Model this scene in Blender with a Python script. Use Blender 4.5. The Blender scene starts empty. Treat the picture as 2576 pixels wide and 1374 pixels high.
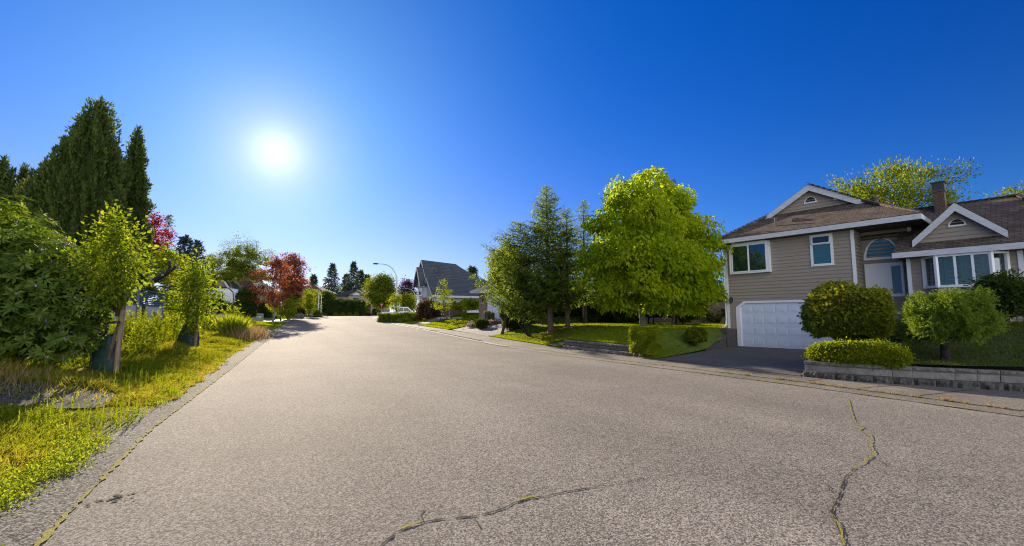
import bpy, math
import numpy as np
from mathutils import Vector, Matrix

R = math.radians
scene = bpy.context.scene
COL = scene.collection
rng = np.random.default_rng(7)

# ------------------------------------------------------------------ camera
FPX, PW, PH, HOR = 1100.0, 2576.0, 1374.0, 793.0     # sighting frame: focal length, width, height, horizon row
EYE = 1.6
PITCH = math.atan((HOR - PH / 2) / FPX)
YAW = R(28.419)
cd = bpy.data.cameras.new('camera')
cam = bpy.data.objects.new('camera', cd)
COL.objects.link(cam)
cam.location = (0, 0, EYE)
cam.rotation_euler = (math.pi / 2 + PITCH, 0, -YAW)
cd.sensor_width = 36
cd.lens = 36 * FPX / PW
cd.clip_start, cd.clip_end = 0.1, 5000
scene.camera = cam
FW = np.array([math.sin(YAW) * math.cos(PITCH), math.cos(YAW) * math.cos(PITCH), math.sin(PITCH)])
RT = np.array([math.cos(YAW), -math.sin(YAW), 0.0])
UP = np.cross(RT, FW)

# ------------------------------------------------------------------ light
SUN_EL, SUN_AZ = R(18.6), R(-0.7)                     # azimuth clockwise from +Y (the street's direction)
sdir = Vector((math.sin(SUN_AZ) * math.cos(SUN_EL), math.cos(SUN_AZ) * math.cos(SUN_EL), math.sin(SUN_EL)))
sl = bpy.data.lights.new('sun', 'SUN')
sl.energy, sl.angle, sl.color = 4.0, R(0.5), (1.0, 0.85, 0.64)
so = bpy.data.objects.new('sun', sl)
COL.objects.link(so)
so.rotation_euler = sdir.to_track_quat('Z', 'Y').to_euler()
so.location = (0, 60, 60)
world = bpy.data.worlds.new('World')
scene.world = world
world.use_nodes = True
nt = world.node_tree
nt.nodes.clear()
def wn(t, **k):
    n = nt.nodes.new(t)
    for a, b in k.items(): setattr(n, a, b)
    return n
sky = wn('ShaderNodeTexSky', sky_type='NISHITA', sun_disc=False, sun_elevation=SUN_EL, sun_rotation=SUN_AZ,
         air_density=1.0, dust_density=0.02, ozone_density=4.0, altitude=200)
tint = wn('ShaderNodeMix', data_type='RGBA', blend_type='MULTIPLY'); tint.inputs[0].default_value = 1
tint.inputs[7].default_value = (0.0080, 0.2100, 0.5200, 1)      # deep, clear evening blue
nt.links.new(sky.outputs[0], tint.inputs[6])
bg = wn('ShaderNodeBackground'); bg.inputs['Strength'].default_value = 0.075
nt.links.new(tint.outputs[2], bg.inputs['Color'])
outw = wn('ShaderNodeOutputWorld')
geo = wn('ShaderNodeNewGeometry')
dot = wn('ShaderNodeVectorMath', operation='DOT_PRODUCT')
nt.links.new(geo.outputs['Incoming'], dot.inputs[0])
dot.inputs[1].default_value = (-sdir.x, -sdir.y, -sdir.z)
sx = wn('ShaderNodeSeparateXYZ'); nt.links.new(geo.outputs['Incoming'], sx.inputs[0])
def mth(op, a, b):
    m = wn('ShaderNodeMath', operation=op)
    for i, v in enumerate((a, b)):
        if isinstance(v, (int, float)): m.inputs[i].default_value = v
        else: nt.links.new(v, m.inputs[i])
    return m.outputs[0]
total = bg.outputs[0]
def glow_(fac, col):
    global total
    q = max(col)
    if q <= 0: return
    b = wn('ShaderNodeBackground'); b.inputs['Color'].default_value = (col[0] / q, col[1] / q, col[2] / q, 1)
    nt.links.new(mth('MULTIPLY', fac, q), b.inputs['Strength'])
    a = wn('ShaderNodeAddShader'); nt.links.new(total, a.inputs[0]); nt.links.new(b.outputs[0], a.inputs[1]); total = a.outputs[0]
cosa = mth('MAXIMUM', dot.outputs['Value'], 0.0)
for e, c in [(1, [0.0, 0.0021, 0.0769]), (2, [0.0, 0.0177, 0.0]), (14, [0.055, 0.085, 0.07]), (50, [0.01, 0.03, 0.0]), (170, [0.115, 0.065, 0.025]), (900, [0.13, 0.115, 0.08]), (3000, [0.0113, 0.0717, 0.0])]:      # the sun's aureole: falls off with the angle from the sun
    glow_(mth('POWER', cosa, float(e)), c)
low = mth('SUBTRACT', 1.0, mth('ABSOLUTE', sx.outputs['Z'], 0.0))
for e, c in [(7, [0.055, 0.085, 0.03])]:      # pale band of air towards the horizon
    glow_(mth('POWER', low, float(e)), c)
for p, q, c in [(4, 5, [0.15, 0.11, 0.02]), (6, 10, [0.30, 0.05, 0.0])]:      # brighter low sky under the sun
    glow_(mth('MULTIPLY', mth('POWER', cosa, float(p)), mth('POWER', low, float(q))), c)
glow_(mth('MAXIMUM', mth('MULTIPLY', dot.outputs['Value'], -1.0), 0.0), (1.2, 1.16, 1.1))      # added fill: invented bright haze opposite the sun, lifts the shaded sides
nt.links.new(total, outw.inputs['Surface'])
vs = scene.view_settings
scene.display_settings.display_device = 'sRGB'
vs.view_transform = 'Standard'; vs.look = 'None'; vs.gamma = 1.0; vs.use_curve_mapping = False
vs.exposure = 1.55
scene.cycles.max_bounces = 8
scene.cycles.transparent_max_bounces = 8
scene.cycles.transmission_bounces = 4
scene.cycles.diffuse_bounces = 5
scene.cycles.glossy_bounces = 3
scene.cycles.sample_clamp_indirect = 4.0
scene.cycles.use_denoising = True
scene.cycles.denoiser = 'OPENIMAGEDENOISE'
scene.cycles.denoising_prefilter = 'NONE'
scene.cycles.pixel_filter_type = 'BLACKMAN_HARRIS'
scene.cycles.filter_width = 1.15
scene.cycles.caustics_reflective = False
scene.cycles.caustics_refractive = False

# ------------------------------------------------------------------ terrain and sightings
GY = [-60, 15, 25, 40, 60, 76, 90, 120, 200, 3000]
GZ = [0, 0, .06, .3, .75, 1.15, 1.4, 1.62, 1.9, 1.9]
def poly_x(pts, y):
    return np.interp(y, [p[1] for p in pts], [p[0] for p in pts])
LJ = [(-1.36, -30), (-1.37, 4), (-1.45, 8), (-.97, 17.5), (-.6, 25), (-.15, 31.5), (.6, 42), (1.4, 51.7), (2.2, 62), (3.1, 72.8), (4.5, 80), (7.5, 88), (13, 94), (30, 99), (75, 101)]
LG = [(-1.9, -30), (-1.9, 5.2), (-1.78, 8.2), (-1.5, 14), (-1.4, 17.5), (-1.1, 25), (-.65, 31.5), (.1, 42), (.9, 51.7), (1.7, 62), (2.6, 72.8), (4.0, 80.4), (7.1, 88.6), (12.7, 94.8), (29.8, 99.8), (75, 101.8)]
RJ = [(10.4, -30), (10.45, 2.4), (10.55, 6), (10.2, 13), (10.1, 17), (10.2, 21), (10.6, 25), (11.1, 31), (11.8, 39), (11.95, 47), (12.4, 56), (13.3, 66), (14.3, 75), (16.5, 81), (22, 85), (36, 88), (75, 90)]
RS = [(x + .42, y) for x, y in RJ]
RB = [(26, -30), (13.6, 3.06), (12.75, 4.3), (12.2, 5.3), (11.9, 6.2), (11.9, 6.6), (12.05, 11), (12.05, 15), (12.1, 18), (12.9, 25), (13.3, 30), (13.9, 39), (13.7, 47), (14.0, 56), (14.9, 66), (15.9, 73.5), (17.6, 79), (22.6, 83), (36, 86), (75, 88)]
def sm(t):
    t = np.clip(t, 0, 1); return t * t * (3 - 2 * t)
def g0(y):
    return np.interp(y, GY, GZ)
DA, DB = (12.1, 11.45), (20.72, 14.3)      # left edge of the near driveway
DC, DD = (11.95, 6.55), (21.6, 9.4)        # right edge of the near driveway
def lift(x, y):
    x = np.asarray(x, float); y = np.asarray(y, float)
    left = .6 * sm((poly_x(LG, np.minimum(y, 80)) - .1 - x) / 4.5) * sm((100 - y) / 20) * (.35 + .65 * sm((45 - y) / 18))
    rb = poly_x(RB, np.minimum(y, 78))
    amp = .9 + .4 * sm((y - 24) / 8) - .3 * sm((y - 48) / 10)
    s = sm((x - rb) / (4.2 + 3.0 * sm((y - 21) / 8)))
    wf = sm((y - 10.6) / .8) * (1 - sm((y - 17.2) / 3.0))
    la = amp * s + .36 * wf * (1 - s) * (x > rb + .25)
    dist = (y - (DA[1] + (x - DA[0]) * (DB[1] - DA[1]) / (DB[0] - DA[0])))
    lawn = la * sm(dist / (2.2 - 1.7 * sm((x - 14.5) / 4)))
    dist2 = ((DC[1] + (x - DC[0]) * (DD[1] - DC[1]) / (DD[0] - DC[0])) - y)
    yard = (.46 + .85 * sm((x - 13) / 7)) * sm(dist2 / .5) * (x > poly_x(RB, y) + .08)
    right = np.where(x > rb, np.where(y > 11, lawn, yard), 0)
    far = sm((82 - y) / 8)
    return np.where(x < 5, left, right * far)
def T(x, y):
    return g0(y) + lift(x, y)
def ray(px, py):
    return (RT * (px - PW / 2) + UP * (PH / 2 - py)) / FPX + FW
CAM = np.array([0, 0, EYE])
def sight(px, py, zd):
    return CAM + ray(px, py) * zd
def hit(px, py):
    d = ray(px, py); ts = np.geomspace(1.0, 400, 2400)
    p = CAM[None] + d[None] * ts[:, None]
    k = np.argmax(p[:, 2] < T(p[:, 0], p[:, 1]))
    return p[k]
def ground_at(px, zd):
    p = sight(px, HOR, zd)
    return np.array([p[0], p[1], float(T(p[0], p[1]))])
def depth(p):
    return float((np.asarray(p) - CAM) @ FW)

# ------------------------------------------------------------------ tags and mesh building
def tag(o, label=None, cat=None, group=None, kind=None):
    if label: o['label'] = label
    if cat: o['category'] = cat
    if group: o['group'] = group
    if kind: o['kind'] = kind
    return o
def thing(name, label, cat, loc=(0, 0, 0), rz=0.0, group=None):
    o = bpy.data.objects.new(name, None)
    o.empty_display_size = .2
    COL.objects.link(o)
    o.location = tuple(float(c) for c in loc); o.rotation_euler = (0, 0, rz)
    return tag(o, label, cat, group)
def copy_thing(src, loc, rz=None, label=None, scale=None):
    c = src.copy(); COL.objects.link(c)
    c.location = tuple(float(v) for v in loc)
    if rz is not None: c.rotation_euler = (0, 0, rz)
    if scale: c.scale = scale
    if label: c['label'] = label
    for ch in list(src.children):
        k = ch.copy(); COL.objects.link(k); k.parent = c
        for g in list(ch.children):
            h = g.copy(); COL.objects.link(h); h.parent = k
    return c
def link(name, me, mats, parent=None, loc=None):
    o = bpy.data.objects.new(name, me)
    for m in (mats if isinstance(mats, (list, tuple)) else [mats]): me.materials.append(m)
    COL.objects.link(o)
    if parent is not None: o.parent = parent
    if loc is not None: o.location = tuple(float(c) for c in loc)
    return o
def auto_uv(me):
    n = len(me.loops)
    if n == 0: return
    uv = me.uv_layers.new(name='UV')
    co = np.empty(len(me.vertices) * 3); me.vertices.foreach_get('co', co); co = co.reshape(-1, 3)
    li = np.empty(n, np.int32); me.loops.foreach_get('vertex_index', li)
    nf = len(me.polygons)
    nm = np.empty(nf * 3); me.polygons.foreach_get('normal', nm); nm = nm.reshape(-1, 3)
    lt = np.empty(nf, np.int32); me.polygons.foreach_get('loop_total', lt)
    N = np.repeat(nm, lt, axis=0); P = co[li]
    flat = np.abs(N[:, 2]) > .97
    h = np.stack([-N[:, 1], N[:, 0], np.zeros(n)], 1)
    h /= np.maximum(np.linalg.norm(h, axis=1, keepdims=True), 1e-6)
    v = np.cross(N, h)
    U = np.where(flat, P[:, 0], (P * h).sum(1)); V = np.where(flat, P[:, 1], (P * v).sum(1))
    uv.data.foreach_set('uv', np.stack([U, V], 1).astype(np.float32).ravel())
class MB:
    def __init__(s): s.v, s.f, s.m = [], [], []
    def add(s, vs, fs, m=0):
        b = len(s.v); s.v += [tuple(float(c) for c in v) for v in vs]
        s.f += [tuple(b + i for i in f) for f in fs]; s.m += [m] * len(fs); return s
    def poly(s, pts, m=0): return s.add(pts, [tuple(range(len(pts)))], m)
    def box(s, x0, x1, y0, y1, z0, z1, m=0):
        v = [(x0, y0, z0), (x1, y0, z0), (x1, y1, z0), (x0, y1, z0), (x0, y0, z1), (x1, y0, z1), (x1, y1, z1), (x0, y1, z1)]
        return s.add(v, [(3, 2, 1, 0), (4, 5, 6, 7), (0, 1, 5, 4), (1, 2, 6, 5), (2, 3, 7, 6), (3, 0, 4, 7)], m)
    def obox(s, c, size, rz=0, m=0, rx=0):
        M = Matrix.Rotation(rz, 4, 'Z') @ Matrix.Rotation(rx, 4, 'X')
        hx, hy, hz = [q / 2 for q in size]
        v = [Vector(c) + M @ Vector((a * hx, b * hy, d * hz)) for d in (-1, 1) for a, b in ((-1, -1), (1, -1), (1, 1), (-1, 1))]
        return s.add(v, [(3, 2, 1, 0), (4, 5, 6, 7), (0, 1, 5, 4), (1, 2, 6, 5), (2, 3, 7, 6), (3, 0, 4, 7)], m)
    def bar(s, a, b, w, h, m=0):
        a, b = Vector(a), Vector(b); d = (b - a).normalized()
        up = Vector((0, 0, 1)) if abs(d.z) < .95 else Vector((0, 1, 0))
        x = d.cross(up).normalized() * w / 2; y = x.cross(d).normalized() * h / 2
        v = [p + i * x + j * y for p in (a, b) for i, j in ((-1, -1), (1, -1), (1, 1), (-1, 1))]
        return s.add(v, [(3, 2, 1, 0), (4, 5, 6, 7), (0, 1, 5, 4), (1, 2, 6, 5), (2, 3, 7, 6), (3, 0, 4, 7)], m)
    def prism(s, pts, off, m=0):
        """closed polygon pts (3D, planar) extruded by vector off"""
        n = len(pts); o = Vector(off); a = [Vector(p) for p in pts]; b = [p + o for p in a]
        fs = [tuple(range(n)), tuple(range(2 * n - 1, n - 1, -1))] + [(i, i + n, (i + 1) % n + n, (i + 1) % n) for i in range(n)]
        nrm = sum(((a[i] - a[0]).cross(a[i + 1] - a[0]) for i in range(1, n - 1)), Vector())
        if nrm.dot(o) > 0: fs = [tuple(reversed(f)) for f in fs]
        return s.add(a + b, fs, m)
    def tube(s, pts, rad, n=8, m=0, caps=True):
        pts = [Vector(p) for p in pts]; k = len(pts)
        if not isinstance(rad, (list, tuple, np.ndarray)): rad = [rad] * k
        vs, fs = [], []; ref = Vector((.31, .95, .1))
        for i, p in enumerate(pts):
            d = (pts[min(i + 1, k - 1)] - pts[max(i - 1, 0)]).normalized()
            x = d.cross(ref); x = (x if x.length > 1e-3 else d.cross(Vector((1, 0, 0)))).normalized(); y = d.cross(x)
            vs += [p + (x * math.cos(a) + y * math.sin(a)) * rad[i] for a in [2 * math.pi * j / n for j in range(n)]]
        for i in range(k - 1):
            for j in range(n): fs.append((i * n + j, i * n + (j + 1) % n, (i + 1) * n + (j + 1) % n, (i + 1) * n + j))
        if caps: fs += [tuple(range(n - 1, -1, -1)), tuple(range((k - 1) * n, k * n))]
        return s.add(vs, fs, m)
    def lathe(s, prof, c=(0, 0, 0), n=16, m=0):
        return s.tube([(c[0], c[1], c[2] + z) for r, z in prof], [max(r, 1e-3) for r, z in prof], n, m)
    def build(s, name, mats, parent=None, smooth=False, loc=None):
        me = bpy.data.meshes.new(name); me.from_pydata(s.v, [], s.f)
        me.polygons.foreach_set('material_index', s.m)
        if smooth:
            me.polygons.foreach_set('use_smooth', [True] * len(s.f)); me.set_sharp_from_angle(angle=R(42))
        me.update(); auto_uv(me)
        return link(name, me, mats, parent, loc)
def npmesh(name, V, k, rnd, mat, parent=None, loc=None, smooth=False):
    """faces of k consecutive vertices each; rnd one value per vertex"""
    V = np.ascontiguousarray(V, np.float32); n = len(V)
    me = bpy.data.meshes.new(name)
    me.vertices.add(n); me.vertices.foreach_set('co', V.ravel())
    me.loops.add(n); me.loops.foreach_set('vertex_index', np.arange(n, dtype=np.int32))
    me.polygons.add(n // k); me.polygons.foreach_set('loop_start', np.arange(0, n, k, dtype=np.int32))
    at = me.attributes.new('rnd', 'FLOAT', 'POINT'); at.data.foreach_set('value', np.ascontiguousarray(rnd, np.float32))
    me.update(calc_edges=True)
    return link(name, me, mat, parent, loc)

# ------------------------------------------------------------------ materials
def newmat(name):
    m = bpy.data.materials.new(name); m.use_nodes = True; t = m.node_tree; t.nodes.clear()
    return m, t
def ramp(t, fac, cols):
    r = t.nodes.new('ShaderNodeValToRGB'); e = r.color_ramp.elements
    while len(e) < len(cols): e.new(.5)
    for i, (p, c) in enumerate(cols): e[i].position = p; e[i].color = (*c, 1)
    t.links.new(fac, r.inputs['Fac']); return r.outputs['Color']
def mat(name, c, rough=.7, c2=None, nscale=3.0, spec=.3, metal=0.0, bump=0.0, bscale=40.0, coat=0.0, uvmap=True, stretch=(1, 1, 1), trans=None):
    m, t = newmat(name); L = t.links.new
    b = t.nodes.new('ShaderNodeBsdfPrincipled'); o = t.nodes.new('ShaderNodeOutputMaterial'); L(b.outputs[0], o.inputs['Surface'])
    b.inputs['Roughness'].default_value = rough; b.inputs['Metallic'].default_value = metal
    b.inputs['Specular IOR Level'].default_value = spec; b.inputs['Coat Weight'].default_value = coat
    b.inputs['Base Color'].default_value = (*c, 1)
    tc = t.nodes.new('ShaderNodeTexCoord'); mp = t.nodes.new('ShaderNodeMapping'); L(tc.outputs['Object'], mp.inputs[0]); mp.inputs['Scale'].default_value = stretch
    if c2:
        n = t.nodes.new('ShaderNodeTexNoise'); n.inputs['Scale'].default_value = nscale; n.inputs['Detail'].default_value = 6; n.inputs['Roughness'].default_value = .65
        L(mp.outputs[0], n.inputs['Vector'])
        L(ramp(t, n.outputs['Fac'], [(.32, c), (.68, c2)]), b.inputs['Base Color'])
    if bump:
        n2 = t.nodes.new('ShaderNodeTexNoise'); n2.inputs['Scale'].default_value = bscale; n2.inputs['Detail'].default_value = 4
        L(mp.outputs[0], n2.inputs['Vector'])
        bp = t.nodes.new('ShaderNodeBump'); bp.inputs['Strength'].default_value = bump; bp.inputs['Distance'].default_value = .02
        L(n2.outputs['Fac'], bp.inputs['Height']); L(bp.outputs[0], b.inputs['Normal'])
    return m
def leafmat(name, c1, c2, c3=None, tr=None, trw=.45, rough=.7, spec=.1):
    """c1..c3 across the per-leaf random value; tr tints the light coming through"""
    m, t = newmat(name); L = t.links.new
    o = t.nodes.new('ShaderNodeOutputMaterial'); b = t.nodes.new('ShaderNodeBsdfPrincipled')
    a = t.nodes.new('ShaderNodeAttribute'); a.attribute_name = 'rnd'
    cols = [(0, c1), (.6, c2), (1, c3 or c2)]
    col = ramp(t, a.outputs['Fac'], cols)
    L(col, b.inputs['Base Color']); b.inputs['Roughness'].default_value = rough; b.inputs['Specular IOR Level'].default_value = spec
    tl = t.nodes.new('ShaderNodeBsdfTranslucent')
    mx = t.nodes.new('ShaderNodeMix'); mx.data_type = 'RGBA'; mx.blend_type = 'MULTIPLY'; mx.inputs[0].default_value = 1
    L(col, mx.inputs[6]); mx.inputs[7].default_value = (*(tr or (2.2, 1.9, .5)), 1)
    L(mx.outputs[2], tl.inputs['Color'])
    ms = t.nodes.new('ShaderNodeMixShader'); ms.inputs[0].default_value = trw
    L(b.outputs[0], ms.inputs[1]); L(tl.outputs[0], ms.inputs[2]); L(ms.outputs[0], o.inputs['Surface'])
    return m
def aggregate(name, dark, mid, light, scale, rough=.7, bump=.4, patch=.25, spec=.4, lanes=0):
    m, t = newmat(name); L = t.links.new
    o = t.nodes.new('ShaderNodeOutputMaterial'); b = t.nodes.new('ShaderNodeBsdfPrincipled'); L(b.outputs[0], o.inputs['Surface'])
    tc = t.nodes.new('ShaderNodeTexCoord')
    v = t.nodes.new('ShaderNodeTexVoronoi'); v.inputs['Scale'].default_value = scale; L(tc.outputs['Object'], v.inputs['Vector'])
    sp = t.nodes.new('ShaderNodeSeparateColor'); L(v.outputs['Color'], sp.inputs[0])
    c = ramp(t, sp.outputs[0], [(0, dark), (.45, mid), (1, light)])
    n = t.nodes.new('ShaderNodeTexNoise'); n.inputs['Scale'].default_value = .35; n.inputs['Detail'].default_value = 8; n.inputs['Roughness'].default_value = .7
    L(tc.outputs['Object'], n.inputs['Vector'])
    mr = t.nodes.new('ShaderNodeMapRange'); mr.inputs[1].default_value = .3; mr.inputs[2].default_value = .7; mr.inputs[3].default_value = 1 - patch; mr.inputs[4].default_value = 1 + patch
    L(n.outputs['Fac'], mr.inputs[0])
    mx = t.nodes.new('ShaderNodeMix'); mx.data_type = 'RGBA'; mx.blend_type = 'MULTIPLY'; mx.inputs[0].default_value = 1
    L(c, mx.inputs[6]); L(mr.outputs[0], mx.inputs[7]); out_c = mx.outputs[2]
    if lanes:
        mp = t.nodes.new('ShaderNodeMapping'); L(tc.outputs['Object'], mp.inputs[0]); mp.inputs['Scale'].default_value = (.55, .035, 1)
        n3 = t.nodes.new('ShaderNodeTexNoise'); n3.inputs['Scale'].default_value = 1.0; n3.inputs['Detail'].default_value = 5; L(mp.outputs[0], n3.inputs['Vector'])
        m3 = t.nodes.new('ShaderNodeMapRange'); m3.inputs[1].default_value = .35; m3.inputs[2].default_value = .65; m3.inputs[3].default_value = 1 - lanes; m3.inputs[4].default_value = 1 + lanes; L(n3.outputs['Fac'], m3.inputs[0])
        x3 = t.nodes.new('ShaderNodeMix'); x3.data_type = 'RGBA'; x3.blend_type = 'MULTIPLY'; x3.inputs[0].default_value = 1; L(out_c, x3.inputs[6]); L(m3.outputs[0], x3.inputs[7]); out_c = x3.outputs[2]
    L(out_c, b.inputs['Base Color'])
    b.inputs['Roughness'].default_value = rough; b.inputs['Specular IOR Level'].default_value = spec
    bp = t.nodes.new('ShaderNodeBump'); bp.inputs['Strength'].default_value = bump; bp.inputs['Distance'].default_value = .012; bp.invert = True
    L(v.outputs['Distance'], bp.inputs['Height']); L(bp.outputs[0], b.inputs['Normal'])
    return m
def brickmat(name, c1, c2, mortar, bw, bh, msize=.01, rough=.85, bump=.5, off=.5, var=.25):
    m, t = newmat(name); L = t.links.new
    o = t.nodes.new('ShaderNodeOutputMaterial'); b = t.nodes.new('ShaderNodeBsdfPrincipled'); L(b.outputs[0], o.inputs['Surface'])
    tc = t.nodes.new('ShaderNodeTexCoord'); br = t.nodes.new('ShaderNodeTexBrick'); L(tc.outputs['UV'], br.inputs['Vector'])
    br.inputs['Scale'].default_value = 1; br.inputs['Brick Width'].default_value = bw; br.inputs['Row Height'].default_value = bh; br.inputs['Mortar Size'].default_value = msize
    br.inputs['Color1'].default_value = (*c1, 1); br.inputs['Color2'].default_value = (*c2, 1); br.inputs['Mortar'].default_value = (*mortar, 1); br.offset = off
    br.inputs['Mortar Smooth'].default_value = .3; br.inputs['Bias'].default_value = -.1
    n = t.nodes.new('ShaderNodeTexNoise'); n.inputs['Scale'].default_value = 2.2; n.inputs['Detail'].default_value = 8; n.inputs['Roughness'].default_value = .7; L(tc.outputs['Object'], n.inputs['Vector'])
    mr = t.nodes.new('ShaderNodeMapRange'); mr.inputs[1].default_value = .3; mr.inputs[2].default_value = .7; mr.inputs[3].default_value = 1 - var; mr.inputs[4].default_value = 1 + var
    L(n.outputs['Fac'], mr.inputs[0])
    mx = t.nodes.new('ShaderNodeMix'); mx.data_type = 'RGBA'; mx.blend_type = 'MULTIPLY'; mx.inputs[0].default_value = 1
    L(br.outputs['Color'], mx.inputs[6]); L(mr.outputs[0], mx.inputs[7]); L(mx.outputs[2], b.inputs['Base Color'])
    b.inputs['Roughness'].default_value = rough; b.inputs['Specular IOR Level'].default_value = .25
    bp = t.nodes.new('ShaderNodeBump'); bp.inputs['Strength'].default_value = bump; bp.inputs['Distance'].default_value = .02; bp.invert = True
    L(br.outputs['Fac'], bp.inputs['Height']); L(bp.outputs[0], b.inputs['Normal'])
    return m
def glassmat(name, tint=(.8, .9, .9), refl=.12):
    m, t = newmat(name); L = t.links.new
    o = t.nodes.new('ShaderNodeOutputMaterial'); tr = t.nodes.new('ShaderNodeBsdfTransparent'); gl = t.nodes.new('ShaderNodeBsdfGlossy')
    tr.inputs[0].default_value = (*tint, 1); gl.inputs['Roughness'].default_value = .02; gl.inputs['Color'].default_value = (1, 1, 1, 1)
    f = t.nodes.new('ShaderNodeLayerWeight'); f.inputs['Blend'].default_value = .25
    mr = t.nodes.new('ShaderNodeMapRange'); mr.inputs[3].default_value = refl; mr.inputs[4].default_value = 1
    L(f.outputs['Fresnel'], mr.inputs[0])
    ms = t.nodes.new('ShaderNodeMixShader'); L(mr.outputs[0], ms.inputs[0]); L(tr.outputs[0], ms.inputs[1]); L(gl.outputs[0], ms.inputs[2]); L(ms.outputs[0], o.inputs['Surface'])
    return m

M_asphalt = aggregate('asphalt', (.055, .049, .043), (.142, .126, .110), (.31, .28, .243), 90, rough=.9, bump=.22, patch=.16, spec=.1, lanes=.12)
M_gutter = aggregate('exposed_aggregate', (.025, .023, .02), (.10, .092, .08), (.32, .30, .265), 75, rough=.9, bump=.3, patch=.2, spec=.05)
M_gutter_pale = aggregate('pale_gutter', (.12, .11, .10), (.28, .26, .23), (.45, .42, .38), 70, rough=.7, bump=.4, patch=.2)
M_walk = aggregate('old_concrete', (.05, .042, .032), (.13, .112, .088), (.25, .22, .175), 90, rough=.8, bump=.35, patch=.4)
M_drive_dark = aggregate('dark_driveway', (.03, .028, .027), (.075, .07, .066), (.16, .15, .14), 80, rough=.75, bump=.4, patch=.3)
M_drive = aggregate('pebble_driveway', (.07, .062, .055), (.16, .145, .13), (.33, .30, .27), 80, rough=.75, bump=.4, patch=.25)
M_conc = mat('dark_concrete', (.05, .048, .047), .9, (.10, .095, .09), 6, bump=.5, bscale=60)
M_soil = mat('soil', (.05, .037, .022), .95, (.09, .07, .035), 4, bump=.8, bscale=30)
M_turf = mat('turf_base', (.05, .10, .010), .95, (.10, .14, .016), 2.5, bump=1.0, bscale=60)
M_verge = mat('verge_ground', (.05, .075, .012), .95, (.11, .11, .025), 3, bump=1.0, bscale=50)
M_mulch = mat('bark_mulch', (.055, .028, .016), .95, (.14, .075, .045), 25, bump=1, bscale=60)
M_gravel = aggregate('dark_gravel', (.02, .019, .018), (.05, .048, .045), (.12, .115, .105), 45, rough=.9, bump=.5, patch=.3, spec=.05)
M_crack = mat('crack_dark', (.012, .010, .009), .95)
M_moss = mat('moss', (.14, .13, .015), .95, (.30, .26, .03), 30, bump=1, bscale=90)
M_yellow = mat('road_paint', (.55, .42, .16), .7, (.35, .28, .14), 20)

G_grass = leafmat('grass_blades', (.085, .13, .010), (.17, .19, .016), (.29, .24, .06), tr=(2.0, 1.8, .6), trw=.48, spec=.06)
G_lawn = leafmat('lawn_blades', (.09, .15, .006), (.16, .20, .008), (.25, .24, .02), tr=(2.2, 2.0, .5), trw=.5, spec=.06)
G_shade = leafmat('shaded_lawn_blades', (.035, .06, .008), (.06, .085, .01), (.10, .11, .02), tr=(2.0, 1.8, .5), trw=.4, spec=.05)  # darker copy of lawn_blades: the right yard's shade is put into the colour
G_weed = leafmat('weed_leaves', (.08, .15, .012), (.16, .20, .016), (.24, .25, .03), tr=(2.3, 2.1, .6), trw=.48, spec=.06)
G_dry = leafmat('dry_grass', (.22, .15, .07), (.30, .22, .11), (.38, .27, .15), tr=(1.2, 1.1, .8), trw=.4, spec=.06)
G_bright = leafmat('bright_leaf', (.10, .17, .005), (.19, .255, .007), (.32, .33, .012), tr=(2.6, 2.4, .5), trw=.58, rough=.7, spec=.08)
G_young = leafmat('young_tree_leaf', (.06, .105, .010), (.115, .16, .012), (.22, .22, .018), tr=(2.4, 2.2, .5), trw=.5, spec=.06)
G_cedar = leafmat('cedar_scales', (.03, .05, .012), (.05, .075, .018), (.085, .11, .024), tr=(2.0, 1.8, .5), trw=.3, rough=.7, spec=.08)
G_spruce = leafmat('spruce_needles', (.05, .09, .022), (.10, .15, .034), (.20, .225, .05), tr=(2.2, 2.1, .6), trw=.52, rough=.6, spec=.1)
G_blue = leafmat('blue_needles', (.035, .055, .06), (.06, .085, .095), (.10, .13, .15), tr=(1.2, 1.3, 1.2), trw=.2, rough=.6)
G_far = leafmat('far_conifer_needles', (.04, .07, .045), (.06, .095, .06), (.09, .12, .07), tr=(1.8, 1.8, 1.0), trw=.35, rough=.7, spec=.1)
G_dark = leafmat('dark_leaf', (.025, .05, .012), (.045, .075, .016), (.09, .12, .025), tr=(2.2, 2.0, .5), trw=.38, spec=.06)
G_mid = leafmat('mid_green_leaf', (.06, .10, .012), (.11, .15, .016), (.22, .22, .025), tr=(2.5, 2.2, .5), trw=.42, spec=.06)
G_gold = leafmat('golden_leaf', (.08, .13, .008), (.17, .21, .012), (.29, .28, .02), tr=(2.2, 2.0, .4), trw=.45, spec=.06)
G_red = leafmat('crimson_leaf', (.07, .012, .018), (.16, .02, .025), (.28, .05, .04), tr=(2.6, 1.2, 1.0), trw=.45)
G_maple = leafmat('copper_maple_leaf', (.11, .04, .025), (.20, .075, .04), (.30, .14, .06), tr=(2.0, 1.4, .9), trw=.5, spec=.06)
G_purple = leafmat('purple_leaf', (.035, .018, .026), (.06, .028, .035), (.11, .05, .04), tr=(2, 1.3, 1.2), trw=.35)
G_copper = leafmat('purple_bush_leaf', (.03, .024, .02), (.06, .042, .024), (.22, .10, .025), tr=(2, 1.5, .8), trw=.35)
G_rhodo = leafmat('rhododendron_leaf', (.04, .08, .012), (.08, .125, .018), (.15, .18, .03), tr=(2.4, 2.2, .5), trw=.4, rough=.6, spec=.12)
G_petal = leafmat('violet_buds', (.20, .11, .26), (.32, .20, .36), (.45, .34, .36), tr=(.8, .7, .8), trw=.3, spec=.06)
G_flower = leafmat('bed_flowers', (.50, .03, .10), (.55, .45, .40), (.25, .05, .35), tr=(1, 1, 1), trw=.3)
G_orange = leafmat('orange_flowers', (.55, .10, .02), (.65, .16, .03), (.7, .25, .08), tr=(1.1, 1, 1), trw=.3)

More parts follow.
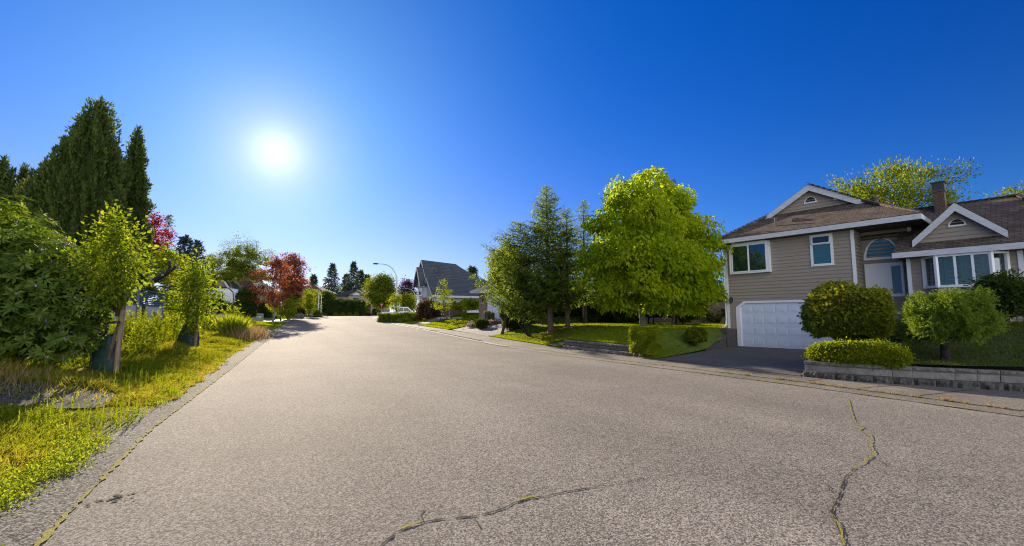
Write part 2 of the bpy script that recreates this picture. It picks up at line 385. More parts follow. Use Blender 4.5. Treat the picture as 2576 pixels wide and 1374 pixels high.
M_bark = mat('bark', (.045, .032, .024), .95, (.11, .08, .06), 9, bump=1, bscale=30, stretch=(1, 1, .3))
M_bark_pale = mat('pale_bark', (.12, .10, .08), .95, (.24, .21, .17), 9, bump=1, bscale=30, stretch=(1, 1, .3))
M_bark_dark = mat('dark_bark', (.014, .010, .012), .95, (.035, .026, .026), 9, bump=1, bscale=30)
M_cut = mat('cut_wood', (.30, .24, .18), .9, (.16, .13, .10), 12)
M_stake = mat('stake_wood', (.12, .085, .058), .9, (.21, .155, .11), 6, bump=.5, bscale=25, stretch=(6, 6, .5))
M_bag = mat('bag_fabric', (.006, .022, .018), .6, (.015, .042, .035), 7, bump=.6, bscale=14, spec=.3)
M_black = mat('black_rubber', (.012, .012, .012), .6)
M_siding = mat('taupe_siding', (.27, .222, .178), .75, (.32, .268, .22), 2.5, bump=.15, bscale=50, stretch=(.3, .3, 4))
M_trim = mat('weathered_white_trim', (.60, .60, .62), .7, (.42, .43, .45), 7, bump=.25, bscale=40, stretch=(.5, .5, 3))
M_white = mat('white_vinyl', (.72, .72, .74), .45)
M_garage = mat('garage_white', (.60, .65, .76), .5, (.56, .61, .71), 3)
M_soffit = mat('soffit_boards', (.085, .07, .055), .8, (.12, .098, .08), 4)
M_shingle = brickmat('brown_shingles', (.125, .092, .066), (.078, .058, .043), (.04, .032, .026), .30, .14, .012, var=.45, bump=.9)
M_tile = brickmat('grey_roof_tiles', (.055, .066, .078), (.044, .054, .066), (.022, .026, .032), .9, .30, .03, var=.2, bump=1)
M_tile_dark = brickmat('dark_roof', (.040, .042, .055), (.032, .034, .044), (.015, .015, .02), .5, .25, .02, var=.25)
M_tile_brown = brickmat('brown_roof', (.10, .062, .045), (.08, .05, .036), (.03, .02, .016), .4, .25, .02)
M_brick = brickmat('chimney_brick', (.15, .085, .062), (.10, .062, .05), (.06, .055, .05), .21, .075, .012, var=.4)
M_brick2 = brickmat('tan_brick', (.22, .14, .10), (.17, .11, .085), (.20, .18, .16), .21, .075, .012)
M_block = mat('split_face_block', (.075, .068, .058), .95, (.18, .166, .142), 8, bump=1.0, bscale=28)
M_block_dark = mat('dark_split_face_block', (.04, .037, .032), .95, (.12, .11, .092), 9, bump=1.0, bscale=26)
M_block_smooth = mat('smooth_block', (.15, .14, .125), .9, (.25, .235, .21), 5, bump=.35, bscale=40)
M_glass = glassmat('window_glass', (.5, .7, .74), .07)
M_teal = mat('frosted_teal_glass', (.035, .105, .135), .12, spec=.8)
M_dglass = mat('dark_window_glass', (.02, .024, .028), .06, spec=.8)
M_interior = mat('dark_interior', (.02, .022, .025), .9)
M_curt_t = mat('teal_curtain', (.06, .12, .12), .9, (.09, .16, .155), 5)
M_curt_l = mat('lace_curtain', (.13, .10, .115), .9, (.20, .165, .175), 16)
M_metal = mat('galvanised_steel', (.42, .43, .45), .42, metal=.7)
M_dmetal = mat('dark_metal', (.05, .05, .055), .5, metal=.4)
M_lens = mat('lamp_lens', (.5, .5, .48), .3)
M_fwhite = mat('fence_white_board', (.58, .57, .55), .8, (.47, .47, .46), 4, stretch=(1, 1, .2))
M_fblue = mat('fence_blue_trim', (.075, .105, .165), .75, (.10, .135, .20), 5)
M_fbrown = mat('brown_fence', (.11, .068, .045), .85, (.15, .098, .065), 4, stretch=(6, 6, .5))
M_wood = mat('grey_timber', (.09, .072, .058), .9, (.15, .122, .10), 5)
M_green = mat('utility_green', (.33, .36, .27), .6, (.29, .32, .245), 2)
M_paint = mat('truck_white', (.72, .73, .75), .25, coat=.6, spec=.5)
M_redl = mat('tail_light_red', (.45, .02, .02), .2, spec=.6)
M_stone = mat('grey_rock', (.07, .068, .066), .9, (.14, .135, .13), 8, bump=1, bscale=14)
M_rstone = mat('white_pebbles', (.18, .17, .16), .9, (.4, .39, .37), 60, bump=1, bscale=60)
M_terra = mat('terracotta', (.35, .13, .07), .8, (.28, .11, .06), 6)
M_beige = mat('beige_stucco', (.30, .235, .19), .85, (.26, .20, .165), 4)
M_greyst = mat('pale_grey_siding', (.42, .43, .46), .8, (.37, .38, .41), 3, stretch=(.3, .3, 5))
M_gtrim = mat('grey_trim', (.34, .34, .36), .7)
M_red = mat('sign_red', (.50, .03, .03), .5)
M_pink = mat('bin_plastic', (.2, .2, .2), .5)

# ------------------------------------------------------------------ setting: ground sheet, road, pavements, lawns
def grid_mesh(name, X, Y, Z, m, kind='structure'):
    nv, nu = X.shape
    me = bpy.data.meshes.new(name)
    idx = np.arange(nu * nv).reshape(nv, nu)
    f = np.stack([idx[:-1, :-1], idx[:-1, 1:], idx[1:, 1:], idx[1:, :-1]], -1).reshape(-1, 4)
    me.from_pydata(np.stack([X, Y, Z], -1).reshape(-1, 3).tolist(), [], f.tolist())
    me.polygons.foreach_set('use_smooth', [True] * len(f)); me.update()
    if me.polygons[0].normal.z < 0: me.flip_normals()
    auto_uv(me)
    o = link(name, me, m)
    return tag(o, kind=kind) if kind else o
def strip(name, A, B, m, dz=0.0, ys=None, nu=6, kind='structure', zf=None, jit=0):
    """surface between two x(y) edges A and B, following the terrain"""
    a, b = poly_x(A, ys), poly_x(B, ys)
    u = np.linspace(0, 1, nu + 1)[None, :]
    if jit: b = b + rng.normal(0, jit, len(b)); 
    X = a[:, None] * (1 - u) + b[:, None] * u; Y = np.repeat(ys[:, None], nu + 1, 1)
    return grid_mesh(name, X, Y, (zf or T)(X, Y) + dz, m, kind)
def quad_patch(name, p00, p10, p11, p01, m, dz, nu=20, nv=20, kind='structure', zf=None):
    u = np.linspace(0, 1, nu + 1)[None, :, None]; v = np.linspace(0, 1, nv + 1)[:, None, None]
    p00, p10, p11, p01 = [np.array(p[:2], float)[None, None] for p in (p00, p10, p11, p01)]
    P = (p00 * (1 - u) + p10 * u) * (1 - v) + (p01 * (1 - u) + p11 * u) * v
    return grid_mesh(name, P[..., 0], P[..., 1], (zf or T)(P[..., 0], P[..., 1]) + dz, m, kind)
ysg = np.concatenate([np.arange(-30, 110, 1.0), np.array([115, 120, 130, 150, 200, 400, 1500, 3000])])
xsg = np.concatenate([np.array([-3000, -800, -200, -80, -50]), np.arange(-40, 80, 1.0), np.array([80, 100, 200, 800, 3000])])
Xg, Yg = np.meshgrid(xsg, ysg)
Zl = g0(Yg) - .07 + np.where(Xg < 0, np.minimum(lift(Xg, Yg), .6) * .9, 0) - .05 * (Xg < 0) * (Xg > -2.2)
grid_mesh('ground', Xg, Yg, Zl, M_soil)
ysr = np.concatenate([np.arange(-20, 30, .5), np.arange(30, 100.6, .75)])
strip('road', LJ, RJ, M_asphalt, 0, ysr[ysr < 76], 14, zf=lambda x, y: g0(y) + .035 * np.sin(np.clip((x - poly_x(LJ, y)) / 11.8, 0, 1) * math.pi) )
# the street bends away to the right at its far end
def bend(name, A, B, m, dz):
    n = 60
    def along(P):
        P = np.array([p for p in P if p[1] >= 72.5]); d = np.r_[0, np.cumsum(np.hypot(*np.diff(P, axis=0).T))]
        s = np.linspace(0, d[-1], n); return np.stack([np.interp(s, d, P[:, 0]), np.interp(s, d, P[:, 1])], 1)
    a, b = along(A), along(B); u = np.linspace(0, 1, 13)[None, :]
    X = a[:, :1] * (1 - u) + b[:, :1] * u; Y = a[:, 1:] * (1 - u) + b[:, 1:] * u
    return grid_mesh(name, X, Y, g0(Y) + dz, m)
bend('street_bend', LJ, RJ, M_asphalt, .006)
strip('gutter', LG, LJ, M_gutter, .004, ysr[ysr < 80], 3, zf=lambda x, y: g0(y) + .06 * np.clip((poly_x(LJ, y) - x) / .5, 0, 1) ** 2)
strip('kerb_strip', RJ, RS, M_walk, .006, ysr[ysr < 24], 2, zf=lambda x, y: g0(y) + .03 * np.clip((x - poly_x(RJ, y)) / .42, 0, 1))
strip('kerb_pale', RJ, [(x + .3, y) for x, y in RJ], M_gutter_pale, .03, ysr[(ysr > 19) & (ysr < 79)], 2, zf=lambda x, y: g0(y))
strip('pavement', RS, RB, M_walk, .04, ysr[ysr < 79], 6, zf=lambda x, y: g0(y))
bend('pavement_corner', RS, RB, M_walk, .04)
# joints with moss, slab grooves
def ribbon(name, pts, w, m, dz, zf, kind='structure', jit=.35, n=None, wob=0.0):
    P = np.array(pts, float); d = np.r_[0, np.cumsum(np.hypot(*np.diff(P[:, :2], axis=0).T))]
    n = n or int(d[-1] / .06) + 2; s = np.linspace(0, d[-1], n)
    C = np.stack([np.interp(s, d, P[:, 0]), np.interp(s, d, P[:, 1])], 1)
    tan = np.gradient(C, axis=0); tan /= np.linalg.norm(tan, axis=1, keepdims=True); nr = np.stack([-tan[:, 1], tan[:, 0]], 1)
    C = C + nr * rng.normal(0, 1, (n, 1)) * wob
    ww = w * np.clip(1 + rng.normal(0, jit, n), .15, 2.2)[:, None] / 2
    a, b = C + nr * ww, C - nr * ww
    X = np.stack([a[:, 0], b[:, 0]], 1); Y = np.stack([a[:, 1], b[:, 1]], 1)
    return grid_mesh(name, X, Y, zf(X, Y) + dz, m, kind)
flat = lambda x, y: g0(y)
roadz = lambda x, y: g0(y) + .035 * np.sin(np.clip((x - poly_x(LJ, y)) / 11.8, 0, 1) * math.pi)
ys1 = np.arange(2, 60, .5)
tag(ribbon('moss', [(poly_x(LJ, y), y) for y in ys1], .035, M_moss, .012, flat, jit=.5, wob=.008), kind='stuff')
tag(ribbon('moss', [(poly_x(RJ, y), y) for y in np.arange(-3, 22, .5)], .03, M_moss, .016, flat, jit=.9), kind='stuff')
tag(ribbon('moss', [(poly_x(RS, y), y) for y in np.arange(-3, 17, .5)], .03, M_moss, .05, flat, jit=.9), kind='stuff')
def pts_px(L): return [tuple(hit(x, y)[:2]) for x, y in L]
CR1 = [(955, 1380), (985, 1358), (1010, 1340), (1030, 1332), (1065, 1322), (1100, 1318), (1140, 1312), (1185, 1310), (1230, 1302), (1265, 1290), (1295, 1275), (1318, 1264), (1350, 1262), (1385, 1256), (1430, 1246), (1500, 1236), (1560, 1228), (1620, 1214), (1700, 1206), (1780, 1204)]
CR2 = [(2126, 1390), (2118, 1365), (2108, 1335), (2095, 1310), (2100, 1285), (2112, 1262), (2118, 1240), (2130, 1210), (2150, 1190), (2190, 1160), (2202, 1150), (2190, 1130), (2195, 1112), (2188, 1100), (2162, 1090), (2172, 1080), (2150, 1068), (2143, 1045), (2137, 1020), (2134, 1008)]
ribbon('road_crack', pts_px(CR1[:12]), .015, M_crack, .006, roadz, jit=.6, wob=.006)
ribbon('road_crack', pts_px(CR1[11:16]), .011, M_crack, .006, roadz, jit=.6, wob=.005)
ribbon('road_crack', pts_px(CR1[15:18]), .008, M_crack, .006, roadz, jit=.6, wob=.006)
ribbon('road_crack', pts_px(CR1[17:]), .005, M_crack, .006, roadz, jit=.6, wob=.006)
for br in ([(1185, 1310), (1200, 1322), (1212, 1340)], [(1318, 1264), (1330, 1252), (1352, 1240), (1372, 1236)], [(1430, 1246), (1450, 1252), (1480, 1250)], [(1065, 1322), (1058, 1305), (1066, 1290)], [(2190, 1160), (2215, 1168), (2232, 1184)], [(2112, 1262), (2092, 1250), (2080, 1228)], [(1700, 1206), (1720, 1196), (1760, 1186), (1790, 1180)]):
    ribbon('road_crack', pts_px(br), .006, M_crack, .006, roadz, jit=.7, wob=.006)
ribbon('road_crack', pts_px(CR2[:9]), .010, M_crack, .006, roadz, jit=.6, wob=.005)
tag(ribbon('moss', pts_px(CR2[8:]), .017, M_moss, .010, roadz, jit=.6, wob=.005), kind='stuff')
tag(ribbon('moss', pts_px(CR2[:4]), .011, M_moss, .011, roadz, jit=.6, wob=.006), kind='stuff')
for seg in ((2, 5), (10, 13)):
    tag(ribbon('moss', pts_px(CR1[seg[0]:seg[1]]), .020, M_moss, .011, roadz, jit=.7, wob=.010), kind='stuff')
ribbon('road_joint', [(poly_x(LJ, 33.2), 33.2), (5, 32.6), (10.6, 31.8)], .03, M_crack, .006, roadz, jit=.5, wob=.008)
for dx in (-.12, .12):       # short double centre line before the bend
    c = hit(842, 799.5); 
    ribbon('road_marking', [(c[0] - 1.2 + dx, c[1] - 5), (c[0] + dx, c[1]), (c[0] + 1.6 + dx, c[1] + 4)], .13, M_yellow, .012, flat, jit=.05)
hole = hit(292, 1255)
for k in range(34):
    pass
pot = MB()
for k in range(46):
    a = rng.uniform(0, 6.28); r = abs(rng.normal(0, .10)); cx, cy = hole[0] + r * math.cos(a) * 1.1, hole[1] + r * math.sin(a) * .8
    q = rng.uniform(.007, .022); pts = []
    for j in range(6):
        t = j * math.pi / 3 + rng.uniform(-.3, .3); x, y = cx + q * math.cos(t) * rng.uniform(.6, 1.3), cy + q * math.sin(t) * rng.uniform(.6, 1.3)
        pts.append((x, y, float(roadz(x, y)) + .006))
    pot.poly(pts)
tag(pot.build('road_pothole', M_crack), kind='structure')
for y in (3.9, 4.9, 6.0, 7.4, 9.0, 10.6, 13.2, 16.4, 19.6, 23):        # control joints across the slabs
    x0, x1 = poly_x(RS, y) + .02, poly_x(RB, y) - .02
    k = -.25 if y < 6 else -.05
    ribbon('pavement_joint', [(x0, y), (x1, y + k)], .022, M_crack, .046, flat, jit=.3)
# near driveway
DRIVE = quad_patch('driveway', (DC[0], DC[1]), (DD[0] + .1, DD[1]), (DB[0] + .15, DB[1] + .1), (DA[0], DA[1]), M_drive_dark, .045, zf=lambda x, y: np.zeros_like(x))
# next lot's driveway (behind the spruces) and the far one
n2a, n2b = (13.2, 27.8), (14.1, 37.6)
NDR = quad_patch('driveway', n2a, (30, 37.5), (31, 45), n2b, M_drive, .03)
NDR2 = quad_patch('driveway', hit(985, 812), (30, 62), (30, 66.5), hit(968, 805), M_drive, .03)
quad_patch('driveway', (13.7, 47.2), (30, 55), (30, 58.5), (13.8, 50.8), M_drive, .03)
# lawns
def edge(pts): return pts
def lawn_strip(name, ya, yb, xr, dz=.055, skew=0.0):
    ys = np.linspace(ya, yb, max(8, int((yb - ya) / .35)))
    a = poly_x(RB, ys) + .02 + .42 * ((ys > 12.1) & (ys < 17.55)); u = np.linspace(0, 1, 40)[None, :]
    X = a[:, None] * (1 - u) + xr * u; Y = np.repeat(ys[:, None], 40, 1) + (X - a[:, None]) * skew
    return grid_mesh(name, X, Y, T(X, Y) + dz, M_turf)
lawn_strip('lawn', 11.5, 27.7, 34, skew=0.57 * .62)
lawn_strip('lawn', 37.8, 46.9, 34, skew=.46)
lawn_strip('lawn', 51.0, 60.5, 30, skew=.45)
ya = np.linspace(-9, 6.5, 50); u = np.linspace(0, 1, 36)[None, :]
Xa = (poly_x(RB, ya) + .3)[:, None] * (1 - u) + 24 * u; Ya = np.repeat(ya[:, None], 36, 1) + (Xa - Xa[:, :1]) * .295
grid_mesh('lawn', Xa, Ya, T(Xa, Ya) + .03, mat('shaded_turf', (.03, .05, .008), .95, (.055, .07, .014), 2.5, bump=1.0, bscale=60))  # darker copy of the turf, with the yard's shade painted into its colour
yl = np.concatenate([np.arange(-20, 30, .5), np.arange(30, 96, 1.)])
al = poly_x(LG, yl) + .03; u = np.linspace(0, 1, 30)[None, :] ** 1.3
Xl = al[:, None] * (1 - u) + (-26) * u; Yl = np.repeat(yl[:, None], 30, 1)
grid_mesh('verge', Xl, Yl, T(Xl, Yl) + .012, M_verge)
# left driveways crossing the verge, gravel patch
quad_patch('driveway', (poly_x(LG, 35.2), 35.2), (poly_x(LG, 42.5), 42.5), (-14, 45), (-14, 37), M_drive_dark, .03)
quad_patch('driveway', (poly_x(LG, 59), 59), (poly_x(LG, 70), 70), (-9, 68), (-9, 62), M_gutter_pale, .03)
gp = hit(95, 1000)
M_ = []
ang = np.linspace(0, 2 * math.pi, 28, endpoint=False)
rr = 1 + rng.normal(0, .08, 28)
gx, gy = gp[0] - .2 + np.cos(ang) * rr * 1.35, gp[1] + np.sin(ang) * rr * 1.15
me_ = MB(); me_.add([(x, y, float(T(x, y)) + .05) for x, y in zip(gx, gy)] + [(gp[0], gp[1], float(T(gp[0], gp[1])) + .07)], [(i, (i + 1) % 28, 28) for i in range(28)])
tag(me_.build('gravel_patch', M_gravel, smooth=True), kind='structure')

# ------------------------------------------------------------------ foliage engine
def unit(v): return v / np.maximum(np.linalg.norm(v, axis=-1, keepdims=True), 1e-9)
def leaf_quads(P, D, N, L, W, rnd, cup=.12):
    """kite-shaped leaves: base P, direction D, facing N"""
    D = unit(D); S = unit(np.cross(D, N)); N2 = np.cross(S, D); L = np.broadcast_to(L, len(P))[:, None]; W = np.broadcast_to(W, len(P))[:, None]
    a = P; b = P + D * L * .42 + S * W * .5 + N2 * L * cup; c = P + D * L; d = P + D * L * .42 - S * W * .5 + N2 * L * cup
    return np.stack([a, b, c, d], 1).reshape(-1, 3), np.repeat(rnd, 4)
class Lump:
    def __init__(s, amp=.18, n=7, f=4.0):
        s.k = rng.normal(0, f, (n, 3)); s.p = rng.uniform(0, 6.28, n); s.a = amp / math.sqrt(n) * 1.5
    def __call__(s, d): return 1 + s.a * np.cos(d @ s.k.T + s.p).sum(1)
PROF = dict(round=lambda t: np.sqrt(np.clip(1 - (2 * t - 1) ** 2, 0, 1)),
            ovoid=lambda t: np.clip(np.sin(math.pi * np.clip(t, 0, 1) ** .75), 0, 1) ** .7,
            cone=lambda t: (1 - t) ** .85 * np.clip(t * 6, 0, 1),
            column=lambda t: np.clip((1 - t ** 2.2), 0, 1) ** .8 * np.clip(.75 + t * 1.5, 0, 1),
            dome=lambda t: np.sqrt(np.clip(1 - t ** 2, 0, 1)),
            flame=lambda t: np.interp(t, [0, .15, .36, .55, .72, .88, 1], [.18, .5, 1, .88, .55, .24, .08]),
            pyr=lambda t: np.interp(t, [0, .12, .3, .45, .65, .85, 1], [.45, .85, 1, .95, .74, .50, .12]),
            vase=lambda t: np.clip(.35 + 1.3 * t, 0, 1) * np.sqrt(np.clip(1 - (np.clip(t - .5, 0, 1) / .5) ** 2, 0, 1)))
def crown_points(c, rx, ry, h, prof, ncl, nleaf, rc, lump, fill=.45, flat=.6):
    """clump centres through the crown's volume, leaves around them"""
    t = rng.uniform(.02, .99, ncl * 6); keep = rng.uniform(0, 1, len(t)) < (PROF[prof](t) + .06); t = t[keep][:ncl]; n = len(t)
    th = rng.uniform(0, 2 * math.pi, n)
    d = np.stack([np.cos(th), np.sin(th), (t - .5) * 2], 1)
    r = PROF[prof](t) * lump(d) * (fill + (1 - fill) * rng.uniform(0, 1, n) ** .5)
    C = np.stack([c[0] + np.cos(th) * r * rx, c[1] + np.sin(th) * r * ry, c[2] + t * h], 1)
    k = rng.poisson(nleaf, n).clip(1); ci = np.repeat(np.arange(n), k)
    s = rc * rng.uniform(.6, 1.35, n)[ci][:, None]
    off = rng.normal(0, 1, (len(ci), 3)) * s * np.array([1, 1, flat])
    return C, C[ci] + off, off / s, ci
def crown_leaves(name, parent, m, c, rx, h, prof='round', ry=None, ncl=120, nleaf=60, rc=.35, L=.12, W=.07, droop=.5, fill=.45, lump=.22, lf=4.0, flat=.6, up=.7, hang=0.0):
    rx = max(rx - rc * .9, rx * .5); ry = ry or rx; c = np.array(c, float) + np.array([0, 0, rc * flat * .9]); h = max(h - rc * flat * 1.8, h * .5)
    C, P, off, ci = crown_points(c, rx, ry, h, prof, ncl, nleaf, rc, Lump(lump, f=lf), fill, flat)
    n = len(P)
    if hang: P[:, 2] -= hang * (off[:, :2] ** 2).sum(1) * rc
    out = unit(P - np.array([c[0], c[1], c[2] + h * .4]))
    D = out * .7 + rng.normal(0, .6, (n, 3)) + off * .3; D[:, 2] -= droop
    N = rng.normal(0, .55, (n, 3)) + out * .5; N[:, 2] += up
    base = rng.uniform(0, 1, C.shape[0])[ci]
    rnd = np.clip(.45 * base + .55 * rng.uniform(0, 1, n), 0, 1)
    sz = rng.uniform(.65, 1.25, n)
    V, r = leaf_quads(P, D, N, L * sz, W * sz, rnd)
    o = npmesh(name, V, 4, r, m, parent)
    return o, C
def lobed_leaves(lobes, dens, L, W, droop=1.0, hang=.35):
    """leaves on the drooping shells of several lobes (centre, radius)"""
    Ps, Ds, Ns, Rs = [], [], [], []
    for C, r in lobes:
        m = int(dens * r * r); lp = Lump(.34, f=3.0)
        d = rng.normal(0, 1, (m * 3, 3)); d = unit(d); d = d[d[:, 2] > -.35][:m]; m = len(d)
        rad = r * lp(d) * (1 - .45 * rng.uniform(0, 1, m) ** 2.2)
        P = C + d * rad[:, None] * np.array([1, 1, .66])
        hz = np.hypot(d[:, 0], d[:, 1]); P[:, 2] -= hang * r * hz ** 2 * rng.uniform(.2, 1.3, m)
        P += rng.normal(0, .06, P.shape)
        D = d * np.array([.8, .8, .25]) + rng.normal(0, .45, (m, 3)); D[:, 2] -= droop
        N = d * .7 + rng.normal(0, .45, (m, 3)); N[:, 2] += .45
        Ps.append(P); Ds.append(D); Ns.append(N); Rs.append(np.clip(rng.uniform(0, .35) + .65 * rng.uniform(0, 1, m), 0, 1))
    P, D, N, q = [np.concatenate(a) for a in (Ps, Ds, Ns, Rs)]; sz = rng.uniform(.6, 1.25, len(P))
    return leaf_quads(P, D, N, L * sz, W * sz, q)
def limbs(base, C, top, r0, k=14, n=6, mb=None, lean=(0, 0), split=.35):
    """trunk from base to top and k limbs out to some clump centres"""
    mb = mb or MB(); base = np.array(base, float); top = np.array(top, float)
    pts = [base + (top - base) * t + np.r_[rng.normal(0, .03, 2) * np.linalg.norm(top - base) * (0 < t < 1), 0] for t in np.linspace(0, 1, 6)]
    rad = [r0 * (1.25 if i == 0 else 1) * (1 - .85 * t) for i, t in enumerate(np.linspace(0, 1, 6))]
    mb.tube(pts, rad, n + 2)
    if k and len(C):
        for q in C[rng.choice(len(C), min(k, len(C)), replace=False)]:
            hz = q[2] - base[2]; H = top[2] - base[2]
            t = np.clip((hz / H) * rng.uniform(.45, .75), split, .92); i = t * 5; a = int(i); p0 = pts[a] + (pts[min(a + 1, 5)] - pts[a]) * (i - a)
            mid = p0 * .5 + q * .5 + np.array([0, 0, .12 * np.linalg.norm(q - p0)]) * rng.uniform(-.3, 1)
            rr = r0 * (1 - .85 * t) * .55
            mb.tube([p0, mid, q], [rr, rr * .6, rr * .2], n - 1, caps=False)
    return mb
def tree(name, label, cat, base, c, rx, h, m, bark=None, trunk_r=.12, group=None, k=14, top=.85, **kw):
    """trunk with limbs + crown; c = crown bottom centre (world), h = crown height"""
    base = np.array(base, float); t = thing(name, label, cat, base, 0, group)
    cl = np.array(c, float) - base
    o, C = crown_leaves('crown', t, m, cl, rx, h, **kw)
    mb = limbs((0, 0, -.1), C, cl + np.array([0, 0, h * top]), trunk_r, k)
    mb.build('trunk', bark or M_bark, t, smooth=True)
    return t
def box_px(x0, x1, y0, y1, zd):
    """crown box sighted at depth zd: bottom centre, half-width, height"""
    b = sight((x0 + x1) / 2, y1, zd); a = sight((x0 + x1) / 2, y0, zd); m = sight((x0 + x1) / 2, (y0 + y1) / 2, zd)
    return np.array([m[0], m[1], b[2]]), (x1 - x0) / 2 * zd / FPX, a[2] - b[2]
def surf_points(shape, n, lump):
    """points and normals on a lumpy solid; shape = ('box', hx, hy, h, round) | ('rev', rx, ry, h, prof)"""
    if shape[0] == 'box':
        _, hx, hy, h, e = shape
        d = rng.normal(0, 1, (n * 2, 3)); q = rng.uniform(-1, 1, (n * 2, 3)); ax = rng.choice(3, n * 2, p=np.array([hy * h, hx * h, hx * hy]) / (hy * h + hx * h + hx * hy))
        q[np.arange(n * 2), ax] = np.sign(q[np.arange(n * 2), ax] + 1e-9); q = q[~((ax == 2) & (q[:, 2] < 0))][:n]
        d = q / (np.abs(q) ** e).sum(1, keepdims=True) ** (1 / e)
        f = lump(d * np.array([hx, hy, h / 2]) / max(hx, hy, h / 2) * 1.5)[:, None]
        P = d * f * np.array([hx, hy, h / 2]); P[:, 2] += h / 2
        N = unit(np.sign(d) * np.abs(d) ** (e - 1) / np.array([hx, hy, h / 2]))
        return P, N
    _, rx, ry, h, prof = shape
    t = rng.uniform(0, 1, n * 5); t = t[rng.uniform(0, 1.05, n * 5) < PROF[prof](t) + .05][:n]; m = len(t); th = rng.uniform(0, 6.2832, m)
    d = np.stack([np.cos(th), np.sin(th), t * 2.2 * h / max(rx, ry) * .5], 1); r = PROF[prof](t) * lump(d)
    P = np.stack([np.cos(th) * r * rx, np.sin(th) * r * ry, t * h], 1)
    dr = (PROF[prof](np.clip(t + .02, 0, 1)) - PROF[prof](np.clip(t - .02, 0, 1))) / .04
    N = unit(np.stack([np.cos(th) / rx, np.sin(th) / ry, -dr / h], 1) * rx)
    return P, N
def core_mesh(name, shape, lump, k, m, parent, nu=40, nv=22):
    if shape[0] == 'box':
        _, hx, hy, h, e = shape
        ph = np.linspace(-math.pi / 2, math.pi / 2, nv); th = np.linspace(0, 2 * math.pi, nu, endpoint=False); PH_, TH = np.meshgrid(ph, th, indexing='ij')
        d = np.stack([np.cos(PH_) * np.cos(TH), np.cos(PH_) * np.sin(TH), np.sin(PH_)], -1).reshape(-1, 3)
        d = d / (np.abs(d) ** e).sum(1, keepdims=True) ** (1 / e)
        f = lump(d * np.array([hx, hy, h / 2]) / max(hx, hy, h / 2) * 1.5)[:, None]
        P = d * f * np.array([hx, hy, h / 2]) * k; P[:, 2] += h / 2
    else:
        _, rx, ry, h, prof = shape
        t = np.linspace(0, 1, nv); th = np.linspace(0, 2 * math.pi, nu, endpoint=False); TT, TH = np.meshgrid(t, th, indexing='ij'); TT, TH = TT.ravel(), TH.ravel()
        d = np.stack([np.cos(TH), np.sin(TH), TT * 2.2 * h / max(rx, ry) * .5], 1); r = PROF[prof](TT) * lump(d) * k
        P = np.stack([np.cos(TH) * r * rx, np.sin(TH) * r * ry, TT * h * (.5 + .5 * k) + h * (1 - k) * .2], 1)
    idx = np.arange(nu * nv).reshape(nv, nu); nx = np.roll(idx, -1, 1)
    f = np.stack([idx[:-1], nx[:-1], nx[1:], idx[1:]], -1).reshape(-1, 4)
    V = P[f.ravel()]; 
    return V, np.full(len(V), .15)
def bush_mesh(name, parent, m, shape, n, L, W, lump=.12, lf=4.0, core=.88, spread=.5, shell=.12, droop=.1, loc=(0, 0, 0), updir=0.0, tilt=None):
    lp = Lump(lump, f=lf)
    P, N = surf_points(shape, n, lp); n = len(P)
    s = (shape[1] + shape[2]) / 2
    dep = np.abs(rng.normal(0, shell, n))[:, None] * s * rng.choice([1, -.5], n)[:, None] * -1
    P2 = P + N * dep + N * (rng.uniform(0, .16, n) ** 1.0 * s * (rng.uniform(0, 1, n) < .05))[:, None]
    D = N * .8 + rng.normal(0, spread, (n, 3)); D[:, 2] += updir - droop
    NN = rng.normal(0, .6, (n, 3)) + N * .4; NN[:, 2] += .35
    sz = rng.uniform(.6, 1.3, n); cl = .5 + .5 * np.sin(P @ rng.normal(0, 5 / max(s, .2), 3) + rng.uniform(0, 6))
    rnd = np.clip(.3 * cl + .7 * rng.uniform(0, 1, n), 0, 1)
    V, r = leaf_quads(P2 - unit(D) * L * .3, D, NN, L * sz, W * sz, rnd)
    if core:
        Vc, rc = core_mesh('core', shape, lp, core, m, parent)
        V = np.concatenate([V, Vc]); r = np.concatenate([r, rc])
    if tilt is not None: V = V @ np.array(tilt).T
    o = npmesh(name, V + np.array(loc), 4, r, m, parent)
    return o
def shrub(name, label, cat, base, shape, m, n, L, W, group=None, rz=0, stem=None, part='foliage', **kw):
    t = thing(name, label, cat, base, rz, group)
    bush_mesh(part, t, m, shape, n, L, W, **kw)
    if stem:
        mb = MB(); h, r, q = stem
        for i in range(q):
            a = 6.28 * i / q + .5; mb.tube([(.04 * math.cos(a), .04 * math.sin(a), -.1), (.1 * math.cos(a), .1 * math.sin(a), h * .5), (.25 * math.cos(a), .25 * math.sin(a), h)], [r * 1.2, r, r * .6], 7)
        mb.build('trunk', M_bark, t, smooth=True)
    return t
